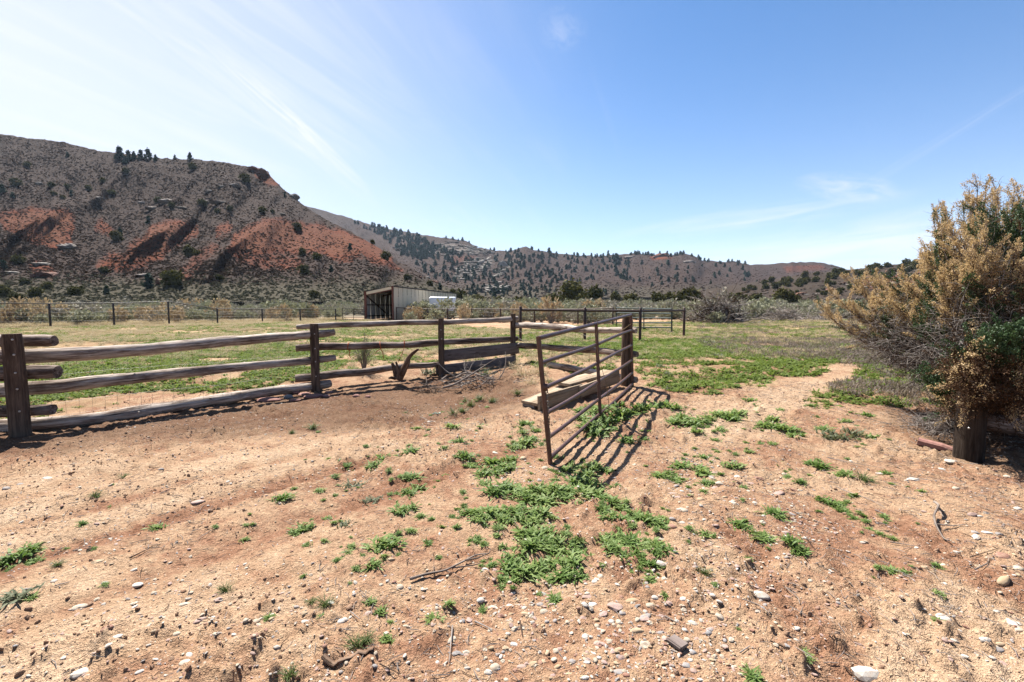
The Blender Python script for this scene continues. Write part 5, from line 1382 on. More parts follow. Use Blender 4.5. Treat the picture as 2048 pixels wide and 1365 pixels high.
for k, (px, py, s, me, mtn, lab, cat) in enumerate([(1048, 752, 1.5, DRYG[0], 'dry_grass', 'pale dry grass clump behind the gate end post, right of the boards', 'grass'), (1075, 745, 1.3, DRYG[1], 'dry_grass', 'dry straw grass clump between the boards and the gate', 'grass'), (1030, 738, 1.1, DRYG[2], 'dry_grass', 'dry grass clump at the corner of the log fence', 'grass'), (1062, 770, 1.0, DRYG[1], 'dry_grass', 'low dry grass clump above the lumber ramp', 'grass'), (1090, 760, 0.9, DRYG[0], 'dry_grass', 'thin dry grass clump behind the lumber ramp', 'grass'),
                                                  (1085, 752, 1.3, TUFTS[0], 'grass_tuft', 'fresh green grass tuft behind the gate', 'grass'), (1102, 770, 1.3, TUFTS[1], 'grass_tuft', 'fresh green grass tuft left of the lumber ramp', 'grass'), (1035, 790, 1.2, TUFTS[2], 'grass_tuft', 'green grass tuft at the left end of the lumber', 'grass'), (1058, 815, 0.9, TUFTS[0], 'grass_tuft', 'green grass tuft under the lumber tip', 'grass'), (945, 735, 2.1, GREYW[0], 'grey_weed', 'bluish green weed in front of the boards', 'weed'), (970, 757, 1.8, TUFTS[1], 'grass_tuft', 'green tuft right of the brush heap', 'grass'), (858, 750, 2.4, GREYW[1], 'grey_weed', 'grey green herb against the bottom rail right of the stump', 'weed')]):
    g = G(px, py); o = put(mtn, me, g, k, s); tag(o, lab, cat)
for k, (px, py, D, h, lab) in enumerate([(930, 735, 9.6, .55, 'dry branching weed stalk in front of the left board'), (962, 735, 9.6, .58, 'dry branching weed stalk in front of the right board'), (1000, 738, 9.9, .45, 'dry weed stalk at the end of the boards'), (851, 750, 9.6, .35, 'dry stalk right of the stump')]):
    c = V(px, py, D); zb = ground_at(c.x, c.y); mb = MB(); r = np.random.default_rng(500 + k)
    mb.tube([(c.x, c.y, zb), (c.x + .02, c.y, zb + h * .5), (c.x - .01, c.y, zb + h)], [.004, .003, .0015], 4)
    for j in range(16):
        z = zb + h * r.uniform(.3, 1); pts = curl((c.x, c.y, z), (r.normal(), r.normal(), .8), h * r.uniform(.2, .5), .002, r, .7, 5, .3, 3, mb)
    solo('dry_stalk', mb, M['twig_dead'], lab, 'dry weed', (c.x, c.y, zb))
rib = G(872, 830); twine('scrap of pale teal ribbon lying on the dirt below the fence', [rib + [-.05, 0, .01], rib + [-.02, .03, .02], rib + [.03, 0, .015], rib + [.05, .04, .02], rib + [.06, .0, .02]], .006, 'teal')

# ------------------------------------------------------------------ field growth (uncountable)
def field_points(n, x0, x1, y0, y1, dens, pw=1.0):
    x = RNG.uniform(x0, x1, n); y = y0 + (y1 - y0) * RNG.uniform(size=n) ** pw
    k = RNG.uniform(size=n) < dens(x, y); x, y = x[k], y[k]; return np.stack([x, y, Z(x, y)], 1)


def wpt(me, px, py, sc, lab, cat='weed', nm='weed'):
    g = G(px, py); o = put(nm, me, g, RNG.uniform(0, 6), sc); tag(o, lab, cat); return o


fp = [wpt(FWEED[k], px, py, 1.0, lab) for k, (px, py, lab) in enumerate([(1330, 745, 'green weed in the lush strip right of the gate hinge'), (1450, 760, 'green weed at the right end of the lush strip'), (420, 745, 'green weed in the field seen between middle and lower rails'), (760, 690, 'green weed in the field behind the middle rail')])]
D_ = lambda x, y: np.clip(field_density(x, y), 0, 1.4) * (0.04 + 0.96 * bare(x, y)) * np.where(x > 3.0, 1.0, 0.95) * (1 - 0.25 * sst(14, 34, y))
pts = np.vstack([field_points(44000, -14, 12, 6, 20, D_, 1.0), field_points(80000, -36, 34, 19, 47, lambda x, y: D_(x, y) * (y < fence_D(PROJ(x, y, 0.3)[0]) + .3))])
s = RNG.uniform(.55, 1.15, len(pts)) * np.where(pts[:, 1] > 18, 1.12, 0.88)
scatter('field_weeds', pts, np.stack([RNG.normal(0, .15, len(s)), RNG.normal(0, .15, len(s)), RNG.uniform(0, 6.28, len(s))], 1), s, fp)
pr = [wpt(PURP[k], px, py, 1.0, lab, 'weed', 'purple_weed') for k, (px, py, lab) in enumerate([(1700, 790, 'mauve flowering weed left of the large juniper'), (1560, 700, 'mauve flowering weed in the middle of the right field'), (1780, 760, 'mauve flowering weed under the tan juniper tips')])]
def pd(x, y):
    px, py = PROJ(x, y, H(x, y)); reg = np.maximum(inpoly(px, py, [(1640, 690), (2300, 640), (2500, 800), (1860, 815), (1740, 800), (1640, 780), (1700, 740)]), 0.75 * inpoly(px, py, [(1390, 645), (2000, 640), (2000, 700), (1600, 725), (1480, 720), (1400, 690)]))
    return reg * (0.30 + 0.7 * sst(.42, .58, fbm(x / 1.5, y / 2, 71, 3))) * (1 - 0.9 * inpoly(px, py, PATH_POLY))
pts = np.vstack([field_points(12000, 2.5, 16, 6, 20, pd), field_points(15000, 4, 42, 18, 46, pd)]); s = RNG.uniform(.6, 1.3, len(pts))
scatter('mauve_ground_cover', pts, np.stack([0 * s, 0 * s, RNG.uniform(0, 6.28, len(s))], 1), s, pr)
gp = wpt(TUFTS[0], 300, 700, .55, 'short yellow green grass tuft in the left field', 'grass', 'grass_tuft')
def gdn(x, y):
    px, py = PROJ(x, y, H(x, y)); return np.maximum(inpoly(px, py, FIELDS[0][0]), .5 * inpoly(px, py, FIELDS[2][0])) * (.10 + .6 * sst(.4, .6, fbm(x / 2.5, y / 2.5, 74, 3))) * (y < fence_D(px) + .3)
pts = field_points(52000, -34, 30, 11, 45, gdn); s = RNG.uniform(.4, .8, len(pts)) * (0.8 + pts[:, 1] / 90)
scatter('field_grass', pts, np.stack([0 * s, 0 * s, RNG.uniform(0, 6.28, len(s))], 1), s, [gp, dg], idx=(RNG.uniform(size=len(s)) < 0.12).astype(int) * 0)
for k, (px, py, s, lab) in enumerate([(1415, 688, 3.2, 'blue green thistle bush in the right field, larger'), (1432, 690, 2.0, 'blue green thistle right of the larger one'), (1322, 735, 1.4, 'dark blue green thistle in the lush strip'), (1335, 752, 1.5, 'grey green thistle in the lush strip'), (1340, 778, 1.5, 'grey green weed at the front edge of the lush strip'), (1436, 714, 1.8, 'grey green weed between thistles and path')]):
    g = G(px, py); o = put('thistle', GREYW[k % 2], g, k, s); tag(o, lab, 'weed', 'thistles in the right field')

# ------------------------------------------------------------------ countable weeds on the dirt
WL = [(40, 1105, 60, 'w'), (12, 1115, 48, 'w'), (66, 1094, 46, 'w'), (55, 1112, 40, 'w'), (25, 1205, 62, 'g'), (115, 1130, 38, 't'), (250, 945, 36, 't'), (190, 992, 36, 't'), (312, 1055, 36, 'w'), (565, 998, 42, 'w'), (606, 1050, 50, 'w'), (592, 1058, 34, 'w'), (638, 978, 25, 'w'), (690, 925, 30, 'w'), (745, 935, 36, 'w'), (765, 912, 42, 'w'), (786, 912, 36, 'w'), (822, 903, 40, 'w'), (625, 857, 44, 't'), (583, 866, 24, 't'), (905, 860, 36, 'w'), (918, 888, 36, 'w'), (836, 858, 20, 'w'), (890, 897, 22, 'w'),
      (780, 1090, 70, 'w'), (755, 1098, 60, 'w'), (745, 1135, 48, 'w'), (693, 1112, 22, 'w'), (450, 1180, 46, 't'), (650, 1215, 54, 't'), (622, 1210, 36, 't'), (712, 1296, 66, 't'), (735, 1285, 50, 't'), (580, 1358, 62, 't'), (870, 1240, 42, 'w'), (708, 968, 44, 'g'), (740, 997, 36, 'g'), (822, 955, 44, 'w'), (838, 972, 42, 'w'), (818, 985, 36, 'w'), (800, 1025, 46, 'w'), (822, 1018, 36, 'w'), (690, 1050, 34, 'g'), (655, 1030, 26, 'w'), (930, 915, 44, 'w'), (945, 930, 40, 'w'), (965, 950, 46, 'w'), (985, 925, 54, 'w'), (1010, 935, 54, 'w'), (1020, 920, 44, 'w'), (995, 945, 44, 'w'), (1050, 890, 46, 'w'), (1030, 895, 36, 'w'), (1065, 880, 34, 'w'), (968, 968, 36, 'w'),
      (940, 812, 34, 't'), (960, 803, 34, 't'), (985, 806, 38, 't'), (905, 830, 34, 't'), (925, 825, 36, 't'), (930, 806, 28, 't'), (965, 850, 28, 'w'), (1050, 855, 36, 'w'), (1045, 868, 26, 'w'), (1072, 862, 26, 'w'), (812, 826, 20, 't'),
      (990, 988, 56, 'w'), (1012, 980, 54, 'w'), (1040, 988, 60, 'w'), (1062, 1000, 56, 'w'), (1080, 985, 58, 'w'), (1110, 988, 60, 'w'), (1095, 1005, 54, 'w'), (1140, 985, 60, 'w'), (1165, 990, 56, 'w'), (1178, 972, 62, 'w'), (1155, 965, 56, 'w'), (1195, 990, 50, 'w'), (1130, 1000, 50, 'w'), (945, 1030, 50, 'w'), (958, 1045, 44, 'w'), (985, 1030, 58, 'w'), (1005, 1042, 52, 'w'), (1015, 1022, 54, 'w'), (1040, 1030, 60, 'w'), (1060, 1045, 60, 'w'), (1080, 1030, 58, 'w'), (1050, 1065, 58, 'w'), (1072, 1075, 60, 'w'), (1095, 1065, 52, 'w'), (1090, 1092, 60, 'w'), (1112, 1085, 52, 'w'), (1060, 1095, 56, 'w'), (1125, 1100, 56, 'w'), (1145, 1085, 44, 'w'), (1035, 1112, 60, 'w'), (1015, 1135, 64, 'w'), (1048, 1140, 64, 'w'), (1078, 1125, 58, 'w'), (1085, 1148, 56, 'w'), (1115, 1125, 52, 'w'), (1128, 1145, 60, 'w'), (1150, 1128, 60, 'w'), (1160, 1105, 50, 'w'), (1155, 1150, 46, 'w'), (1022, 1160, 40, 'w'),
      (1205, 1005, 44, 'w'), (1225, 1012, 46, 'w'), (1245, 1022, 46, 'w'), (1205, 1025, 40, 'w'), (1222, 1040, 46, 'w'), (1250, 1045, 50, 'w'), (1275, 1035, 50, 'w'), (1295, 1045, 48, 'w'), (1318, 1052, 48, 'w'), (1210, 1080, 52, 'w'), (1235, 1070, 54, 'w'), (1260, 1085, 58, 'w'), (1225, 1100, 52, 'w'), (1250, 1112, 52, 'w'), (1285, 1095, 52, 'w'), (1312, 1090, 48, 'w'), (1280, 1122, 46, 'w'), (1305, 1130, 48, 'w'), (1322, 1110, 48, 'w'), (950, 1080, 36, 'w'), (968, 1088, 24, 'w'),
      (1135, 940, 38, 'w'), (1148, 932, 30, 'w'), (1185, 935, 50, 'w'), (1212, 940, 38, 'w'), (1250, 885, 48, 'w'), (1172, 950, 44, 'w'), (1110, 915, 30, 'w'), (1180, 858, 52, 'w'), (1200, 848, 56, 'w'), (1222, 842, 56, 'w'), (1245, 835, 54, 'w'), (1265, 828, 52, 'w'), (1285, 822, 52, 'w'), (1305, 815, 50, 'w'), (1325, 812, 46, 'w'), (1195, 872, 46, 'w'), (1215, 862, 44, 'w'), (1345, 815, 40, 'w'), (1165, 842, 40, 'w'), (1190, 830, 44, 'w'), (1210, 822, 40, 'w'), (1160, 825, 34, 'w'), (1290, 878, 26, 'w'), (1235, 812, 40, 'w'), (1180, 812, 36, 'w'),
      (1320, 952, 44, 'w'), (1340, 945, 34, 'w'), (1362, 930, 46, 'w'), (1352, 960, 40, 'w'), (1408, 945, 50, 'w'), (1412, 968, 32, 'w'), (1400, 935, 36, 'w'), (1467, 932, 42, 'w'), (1486, 976, 22, 'w'), (1408, 915, 34, 'w'), (1350, 850, 44, 'w'), (1365, 838, 40, 'w'), (1380, 850, 44, 'w'), (1400, 845, 46, 'w'), (1420, 838, 40, 'w'), (1440, 830, 44, 'w'), (1465, 838, 52, 'w'), (1475, 828, 40, 'w'), (1395, 868, 34, 'w'), (1440, 862, 30, 'w'), (1530, 852, 46, 'w'), (1552, 858, 52, 'w'), (1575, 862, 50, 'w'), (1590, 872, 40, 'w'), (1545, 840, 36, 'w'), (1640, 930, 40, 'w'), (1620, 925, 28, 'w'), (1660, 876, 44, 'g'), (1685, 878, 48, 'g'), (1705, 872, 38, 'g'), (1645, 862, 34, 'w'), (1740, 878, 30, 'w'), (1735, 832, 28, 'w'), (1690, 845, 26, 'w'), (1600, 962, 30, 'w'), (1550, 1032, 46, 'w'), (1478, 1050, 46, 'w'), (1492, 1058, 34, 'w'), (1412, 1072, 46, 'w'), (1408, 1150, 46, 't'), (1530, 1078, 44, 'w'), (1582, 1092, 46, 'w'), (1602, 1105, 40, 'w'), (1650, 1000, 40, 'w'), (1672, 1008, 38, 'w'), (1690, 1018, 26, 'w'), (1668, 945, 34, 'w'), (1690, 952, 30, 'w'), (1728, 962, 50, 't'), (1775, 945, 28, 'w'), (1785, 1142, 36, 'w'), (1812, 1148, 26, 'w'), (1875, 1190, 26, 'w'), (1608, 1300, 30, 'w'), (1615, 1320, 26, 'w'), (1710, 1035, 24, 'w'), (1738, 1055, 26, 'w'), (1500, 800, 26, 'w'), (1560, 822, 20, 'w'), (1620, 812, 24, 'w'), (1705, 990, 22, 'w'), (1430, 882, 24, 'w'), (1500, 905, 20, 'w'), (1545, 890, 24, 'w')]
small_weeds = []
wg = G([a[0] for a in WL], [a[1] for a in WL])
for k, (px, py, wpx, kd) in enumerate(WL):
    g = wg[k]; half = wpx * 1.0 * g[1] / FPX / 2
    if kd == 'w': me = WEEDS[k % 5]; sc = half / RW; nm, lab = 'weed', ('large ' if wpx > 48 else 'small ' if wpx < 34 else '') + 'leafy green weed '
    elif kd == 'g': me = GREYW[k % 2]; sc = half / .075; nm, lab = 'grey_weed', 'grey green fuzzy weed '
    else: me = TUFTS[k % 3]; sc = half / .125; nm, lab = 'grass_tuft', 'spiky green grass tuft '
    o = put(nm, me, g - [0, 0, .004], RNG.uniform(0, 6.28), (sc, sc, sc * RNG.uniform(.8, 1.05)), (RNG.normal(0, .08), RNG.normal(0, .08)))
    say(o, lab + near(px, py), 'weed' if kd != 't' else 'grass', 'weeds growing on the bare dirt', px)
    if kd == 'w' and wpx < 34: small_weeds.append(o)

# seedlings and sprigs too many to count round the weeds
ki = RNG.integers(0, len(wg), 1500); sx_ = wg[ki, 0] + RNG.normal(0, .16, 1500); sy_ = wg[ki, 1] + RNG.normal(0, .20, 1500)
qx_, qy_ = PROJ(sx_, sy_, H(sx_, sy_))
ok = (sy_ > 1.7) & ~inpoly(qx_, qy_, [(1110, 1020), (1190, 1015), (1215, 1080), (1200, 1150), (1165, 1090)]) & (RNG.uniform(size=1500) < .55) & (RNG.uniform(size=1500) < np.where(np.array([a[3] == 'w' for a in WL])[ki], .8, .4)); sx_, sy_ = sx_[ok], sy_[ok]; ss2 = RNG.uniform(.12, .42, len(sx_))
scatter('weed_seedlings', np.stack([sx_, sy_, Z(sx_, sy_)], 1), np.stack([RNG.normal(0, .2, len(ss2)), RNG.normal(0, .2, len(ss2)), RNG.uniform(0, 6.28, len(ss2))], 1), ss2, small_weeds[:4])

# ------------------------------------------------------------------ stones
STM = {'cream': 'st_cream', 'white': 'st_white', 'tan': 'st_tan', 'pink': 'st_pink', 'rust red': 'st_red', 'grey': 'st_grey'}
SHP = {'oval': (.58, .20, True), 'round': (.70, .20, True), 'flat': (.34, .26, True), 'angular': (.55, .60, False)}
PEB = {(c, s, k): rock_mesh('pebble', m, 600 + 13 * i + 5 * j + 50 * k, f, r, 2 if not sm else 3, sm) for i, (c, m) in enumerate(STM.items()) for j, (s, (f, r, sm)) in enumerate(SHP.items()) for k in range(2)}
KEY = [(1290, 1292, 30, 'cream', 'angular'), (1740, 1333, 58, 'white', 'angular'), (1795, 1340, 22, 'tan', 'round'), (1237, 1305, 20, 'tan', 'oval'), (1030, 1262, 20, 'cream', 'angular'), (905, 1277, 20, 'cream', 'oval'), (1518, 1185, 34, 'white', 'oval'), (1288, 1240, 26, 'grey', 'flat'), (1232, 1218, 26, 'pink', 'angular'), (1265, 1205, 32, 'tan', 'oval'), (1300, 1214, 16, 'cream', 'round'), (1237, 1244, 17, 'cream', 'round'), (1274, 1266, 25, 'tan', 'oval'), (682, 1246, 20, 'white', 'oval'), (611, 1250, 17, 'white', 'oval'), (915, 1308, 24, 'grey', 'angular'), (990, 1334, 20, 'cream', 'round'), (1067, 1330, 24, 'tan', 'angular'), (1043, 1332, 18, 'pink', 'flat'), (1240, 1348, 24, 'grey', 'flat'), (1150, 1150, 18, 'cream', 'oval'), (780, 1122, 20, 'tan', 'oval'), (800, 1177, 20, 'cream', 'oval'), (970, 1138, 22, 'white', 'oval'), (1320, 1078, 20, 'cream', 'flat'), (1344, 1056, 18, 'rust red', 'round'), (1350, 1112, 16, 'grey', 'round'), (1325, 1135, 20, 'white', 'angular'),
       (215, 1283, 20, 'rust red', 'round'), (232, 1293, 24, 'white', 'flat'), (512, 1243, 20, 'cream', 'oval'), (500, 1252, 14, 'cream', 'oval'), (516, 1257, 20, 'cream', 'flat'), (492, 1260, 14, 'cream', 'round'), (370, 1328, 30, 'cream', 'flat'), (163, 1350, 36, 'white', 'flat'), (157, 1211, 30, 'cream', 'flat'), (172, 1249, 20, 'tan', 'oval'), (210, 1165, 16, 'grey', 'oval'), (272, 1163, 24, 'white', 'flat'), (195, 1126, 20, 'tan', 'angular'), (370, 1206, 20, 'cream', 'flat'), (352, 1266, 15, 'cream', 'round'), (430, 1274, 12, 'cream', 'angular'), (378, 1307, 16, 'white', 'oval'), (508, 1292, 24, 'rust red', 'flat'), (400, 1240, 22, 'pink', 'flat'), (395, 999, 28, 'pink', 'flat'), (12, 975, 18, 'grey', 'oval'), (40, 965, 14, 'grey', 'oval'), (322, 934, 12, 'grey', 'oval'), (94, 956, 18, 'white', 'flat'), (690, 1242, 14, 'white', 'round'), (875, 1323, 12, 'white', 'oval'), (700, 1300, 10, 'cream', 'oval'), (1475, 952, 16, 'white', 'oval'), (1518, 956, 16, 'rust red', 'angular'), (1440, 972, 18, 'cream', 'oval'), (1556, 988, 30, 'pink', 'flat'), (1468, 1010, 20, 'white', 'flat'), (1590, 980, 16, 'rust red', 'angular'), (1430, 1052, 18, 'pink', 'flat'),
       (1902, 923, 22, 'white', 'flat'), (1885, 934, 18, 'white', 'flat'), (1828, 956, 24, 'white', 'angular'), (1760, 943, 16, 'white', 'flat'), (1988, 944, 12, 'rust red', 'oval'), (2015, 953, 16, 'cream', 'angular'), (1945, 1034, 20, 'pink', 'oval'), (1940, 1034, 12, 'grey', 'oval'), (1953, 1075, 22, 'white', 'angular'), (1950, 1066, 18, 'grey', 'oval'), (1975, 1068, 20, 'white', 'flat'), (1998, 1072, 16, 'grey', 'oval'), (2005, 1116, 26, 'rust red', 'round'), (2007, 1164, 32, 'tan', 'oval'), (2036, 1145, 24, 'cream', 'oval'), (1885, 1124, 18, 'cream', 'flat'), (1888, 1238, 26, 'white', 'flat'), (1970, 1284, 20, 'white', 'angular'), (1995, 1293, 22, 'grey', 'flat'), (2002, 1285, 20, 'tan', 'oval'), (2030, 1245, 26, 'white', 'flat'), (2040, 1258, 22, 'cream', 'oval'), (1420, 1265, 22, 'pink', 'oval'), (1440, 1243, 18, 'cream', 'oval'), (1418, 1275, 18, 'grey', 'oval'), (1373, 1333, 22, 'grey', 'oval'), (1368, 1265, 14, 'white', 'round'), (1425, 1195, 16, 'white', 'oval'), (1787, 787, 8, 'white', 'angular'), (1110, 941, 16, 'rust red', 'round'), (1090, 935, 14, 'cream', 'round'), (1046, 917, 14, 'tan', 'round'), (1020, 948, 14, 'tan', 'oval'), (1012, 830, 11, 'rust red', 'round'), (1005, 840, 10, 'cream', 'oval'), (1035, 832, 9, 'white', 'round'), (712, 852, 8, 'white', 'oval'), (858, 845, 10, 'white', 'oval'), (868, 843, 9, 'cream', 'oval'), (995, 980, 14, 'pink', 'oval'), (1050, 1225, 18, 'tan', 'oval'), (1170, 1268, 18, 'white', 'oval'), (1020, 1210, 16, 'white', 'oval'), (1080, 1205, 18, 'grey', 'round'), (1088, 1222, 16, 'cream', 'round'), (990, 1208, 26, 'cream', 'flat'), (980, 1258, 16, 'cream', 'oval'), (1175, 1190, 12, 'cream', 'oval'), (1192, 1248, 15, 'cream', 'round'), (1135, 1240, 14, 'cream', 'angular')]
peb = list(KEY)
cs = ['cream'] * 5 + ['white'] * 4 + ['tan'] * 4 + ['pink'] * 3 + ['rust red'] * 2 + ['grey'] * 2; shs = ['oval', 'flat', 'round', 'angular', 'angular', 'angular']
for n, poly, lo_, hi_ in [(100, [(960, 1190), (1120, 1160), (1400, 1150), (1440, 1365), (900, 1365)], 9, 19), (46, [(1340, 940), (1560, 920), (1640, 1050), (1560, 1150), (1380, 1180), (1340, 1060)], 8, 17), (16, [(100, 1160), (800, 1150), (880, 1360), (150, 1360)], 8, 15), (16, [(1750, 930), (2040, 950), (2040, 1350), (1900, 1350), (1780, 1100)], 8, 16), (10, [(980, 880), (1300, 900), (1360, 960), (1000, 970)], 7, 13)]:
    for q in inside_poly(n, poly, RNG): peb.append((q[0], q[1], RNG.uniform(lo_, hi_), cs[RNG.integers(0, len(cs))], shs[RNG.integers(0, 6)]))
peb = peb[:298]; pg = G([a[0] for a in peb], [a[1] for a in peb]); proto = {}
for k, (px, py, wpx, c, s) in enumerate(peb):
    me = PEB[(c, s, k % 2)]; g = pg[k]; r = wpx * 1.05 * g[1] / FPX / 2; el = {'oval': .68, 'round': .92, 'flat': .72, 'angular': .78}[s]
    o = put('pebble', me, g - [0, 0, r * .08], RNG.uniform(-.7, .7), (r, r * el, r * .85), (RNG.normal(0, .12), RNG.normal(0, .12)))
    say(o, ('large ' if wpx > 24 else 'small ' if wpx < 13 else '') + c + ' ' + {'oval': 'oval pebble', 'round': 'round pebble', 'flat': 'flat stone', 'angular': 'angular stone'}[s] + ' ' + near(px, py), 'stone', 'stones lying on the dirt', px)
    if s in ('oval', 'angular'): proto.setdefault((c, s), o)
def sd_(x, y):
    px, py = PROJ(x, y, H(x, y)); z = 0.20 + 0.9 * softpoly(px, py, [(940, 1170), (1130, 1150), (1400, 1130), (1500, 1365), (850, 1365)], 40, 20, 8) + .8 * softpoly(px, py, [(1330, 900), (1620, 880), (1660, 1050), (1560, 1180), (1380, 1200)], 40, 20, 8, 2) + .35 * softpoly(px, py, [(850, 830), (1080, 830), (1350, 950), (900, 1000)], 30, 15, 8, 3)
    z = np.maximum(z, .3 * (py > 1150)); return np.clip(z, 0, 1) * (field_density(x, y) < .1) * (0.3 + 0.7 * sst(.38, .6, fbm(x * 1.6, y * 1.6, 77, 3)))
pts = field_points(110000, -5, 6.5, 1.5, 8.5, sd_, 1.5); s = np.minimum(RNG.gamma(2.2, .0021, len(pts)) + .002, .013) * RNG.uniform(.6, 1.3, len(pts)); pts[:, 2] += s * .2
scatter('gravel', pts, np.stack([RNG.normal(0, .2, len(s)), RNG.normal(0, .2, len(s)), RNG.uniform(0, 6, len(s))], 1), np.stack([s, s * .75, s * .7], 1), list(proto.values()))
# clods of earth
M['clod'] = mat('earth_clod', stone((.34, .18, .105), (.52, .33, .21), .97, 30, .6))
CL = []
for k, (px, py, lab) in enumerate([(520, 1105, 'crumbled red earth clod on the wheel track'), (700, 1220, 'red earth clod beside a grass tuft at lower left'), (365, 1180, 'red earth clod on bare dirt at lower left')]):
    g = G(px, py); o = put('dirt_clod', rock_mesh('clod', 'clod', 700 + k, .7, .6, 2), g, k, .018); tag(o, lab, 'dirt clod', 'clods of earth'); CL.append(o)
pts = field_points(26000, -6.5, 7, 1.5, 9, lambda x, y: (field_density(x, y) < .3) * (.12 + .88 * sst(.48, .68, fbm(x * 1.4, y * 1.4, 79, 3))), 1.3); s = RNG.gamma(1.6, .0024, len(pts)) + .0018; s = np.minimum(s, .016); pts[:, 2] += s * .15
scatter('dirt_crumbs', pts, RNG.uniform(0, 6, (len(s), 3)), s, CL)

# sticks, twigs, bark
def stick(name, label, pts, r0, r1, mt, sub=(), cat='stick'):
    g = G([p[0] for p in pts], [p[1] for p in pts]); lifts = np.array([p[2] if len(p) > 2 else .01 for p in pts]); g[:, 2] += lifts + r0
    n = 4 * len(pts); t = np.linspace(0, len(pts) - 1, n); p = np.stack([np.interp(t, np.arange(len(pts)), g[:, k]) for k in range(3)], 1); p[1:-1] = (p[:-2] + 2 * p[1:-1] + p[2:]) / 4
    mb = MB().tube(p, np.linspace(r0, r1, n), 8, rough=.15, seed=len(label))
    for sp2, a, b in sub:
        h = G([q[0] for q in sp2], [q[1] for q in sp2]); h[:, 2] += np.array([q[2] for q in sp2]) + a
        if len(h) == 2: h = np.vstack([h[0], (h[0] + h[1]) / 2 + [0, 0, .006], h[1]])
        mb.tube(h, np.linspace(a, b, len(h)), 6, rough=.1, seed=len(label) + 3)
    return solo(name, mb, M[mt], label, cat, p[0])


stick('stick', 'forked fallen stick lying on the dirt left of the leafy patch', [(820, 1166), (850, 1156), (890, 1142, .012), (925, 1128, .02), (952, 1110, .025), (978, 1104, .02)], .0085, .003, 'dead_wood', [([(892, 1141, .012), (928, 1160, .005)], .004, .002), ([(905, 1136, .015), (945, 1132, .01), (960, 1128, .01)], .005, .002), ([(930, 1125, .02), (955, 1120, .03), (978, 1108, .04), (982, 1098, .03)], .005, .002), ([(868, 1150, .01), (868, 1132, .03)], .003, .001)])
stick('stick', 'thin dark curved twig below the forked stick', [(950, 1140, .01), (975, 1150, .02), (995, 1170, .012), (1008, 1200, .0)], .0028, .0015, 'twig_dark')
stick('stick', 'curved grey dead stick with curled tip at right', [(1868, 1018, .03), (1877, 1030, .04), (1866, 1045, .03), (1872, 1062, .02), (1888, 1080), (1898, 1087)], .0095, .004, 'dead_wood', [([(1874, 1034, .04), (1886, 1046, .03)], .004, .002), ([(1872, 1058, .02), (1905, 1056, .01), (1935, 1052, .01)], .005, .002)])
for k, pts in enumerate([[(1880, 960), (1930, 975)], [(1680, 975), (1740, 1000), (1770, 1015)], [(1940, 1115), (1998, 1104)], [(1950, 1140), (1975, 1128), (1978, 1120)], [(1485, 1210), (1520, 1218), (1535, 1238)], [(1540, 1290), (1580, 1300), (1610, 1300)], [(1570, 1170), (1597, 1190), (1600, 1200)], [(1480, 1310), (1500, 1300)], [(1690, 1320), (1720, 1345)], [(1600, 1225), (1606, 1210)], [(1750, 1020), (1775, 1028)], [(1955, 1200), (1960, 1212)], [(1780, 1085), (1835, 1098)], [(1655, 915), (1700, 925), (1765, 935)], [(1610, 1075), (1628, 1097)], [(1440, 1040), (1462, 1056)], [(905, 1260), (898, 1330)], [(1040, 1250), (1045, 1282)], [(640, 1150), (655, 1138)], [(700, 1230), (720, 1245)], [(1790, 900), (1870, 906), (1930, 902)], [(1810, 880), (1850, 898)], [(840, 835), (862, 842)], [(900, 815), (918, 838)], [(880, 845), (925, 850)], [(110, 1180), (140, 1170)], [(260, 1120), (300, 1100)], [(1330, 1240), (1360, 1262)], [(950, 1240), (985, 1262)], [(760, 1340), (800, 1355)]]):
    o = stick('twig', '', [(a, b, .006) for a, b in pts], RNG.uniform(.0025, .005), .0015, ['dead_wood', 'twig_dead', 'twig_dark'][k % 3], cat='twig')
    say(o, ['bleached', 'thin grey', 'thin dark'][k % 3] + ' twig ' + near(*pts[0]), 'twig', 'twigs lying on the dirt', pts[0][0])
    if k == 0: twp = o
TW = put('twig', mesh_from('straw', *(lambda a: (a[0], a[1] + a[2]))(MB().tube([(-.03, 0, 0.002), (0, .004, .006), (.03, 0, .002)], [.0012, .0014, .0008], 4).arrays()), (M['twig_dead'],)), G(1500, 1345), .4, 1.0); tag(TW, 'tiny grey straw on the tread marks at the bottom', 'twig')
TW2 = put('twig', mesh_from('straw', *(lambda a: (a[0], a[1] + a[2]))(MB().tube([(-.025, 0, 0.002), (0, -.004, .004), (.025, .003, .002)], [.0014, .0012, .0008], 4).arrays()), (M['twig_dark'],)), G(1330, 1340), 1.4, 1.0); tag(TW2, 'tiny dark straw left of the square wood scrap', 'twig')
pts = field_points(44000, -6, 7, 1.5, 9, lambda x, y: (field_density(x, y) < .1) * np.clip(.14 + .5 * sst(.5, .66, fbm(x * 1.2, y * 1.2, 82, 3)) + .35 * (x > 1.2), 0, 1), 1.3); s = RNG.uniform(.4, 1.5, len(pts)); pts[:, 2] += .001
scatter('straw_litter', pts, np.stack([RNG.normal(0, .15, len(s)), RNG.normal(0, .15, len(s)), RNG.uniform(0, 6.28, len(s))], 1), s, [TW, TW2])
c = G(1352, 1296); a = -.55
solo('wood_scrap', MB().plank(c + np.array([-.037 * math.cos(a) * -1, .037, .014]) * [1, 1, 1] + [-.045, 0.0, 0], c + np.array([.028, -.024, .014]), .062, .014, seed=90, n=5), M['grey_board'], 'square scrap of grainy grey wood on the dirt at the bottom', 'wood', c, smooth=False)
c0, c1 = G(650, 1327), G(748, 1322)
bp = G(np.linspace(648, 748, 14), 1325 + 5 * np.sin(np.linspace(0, 5, 14))); bp[:, 2] += .006
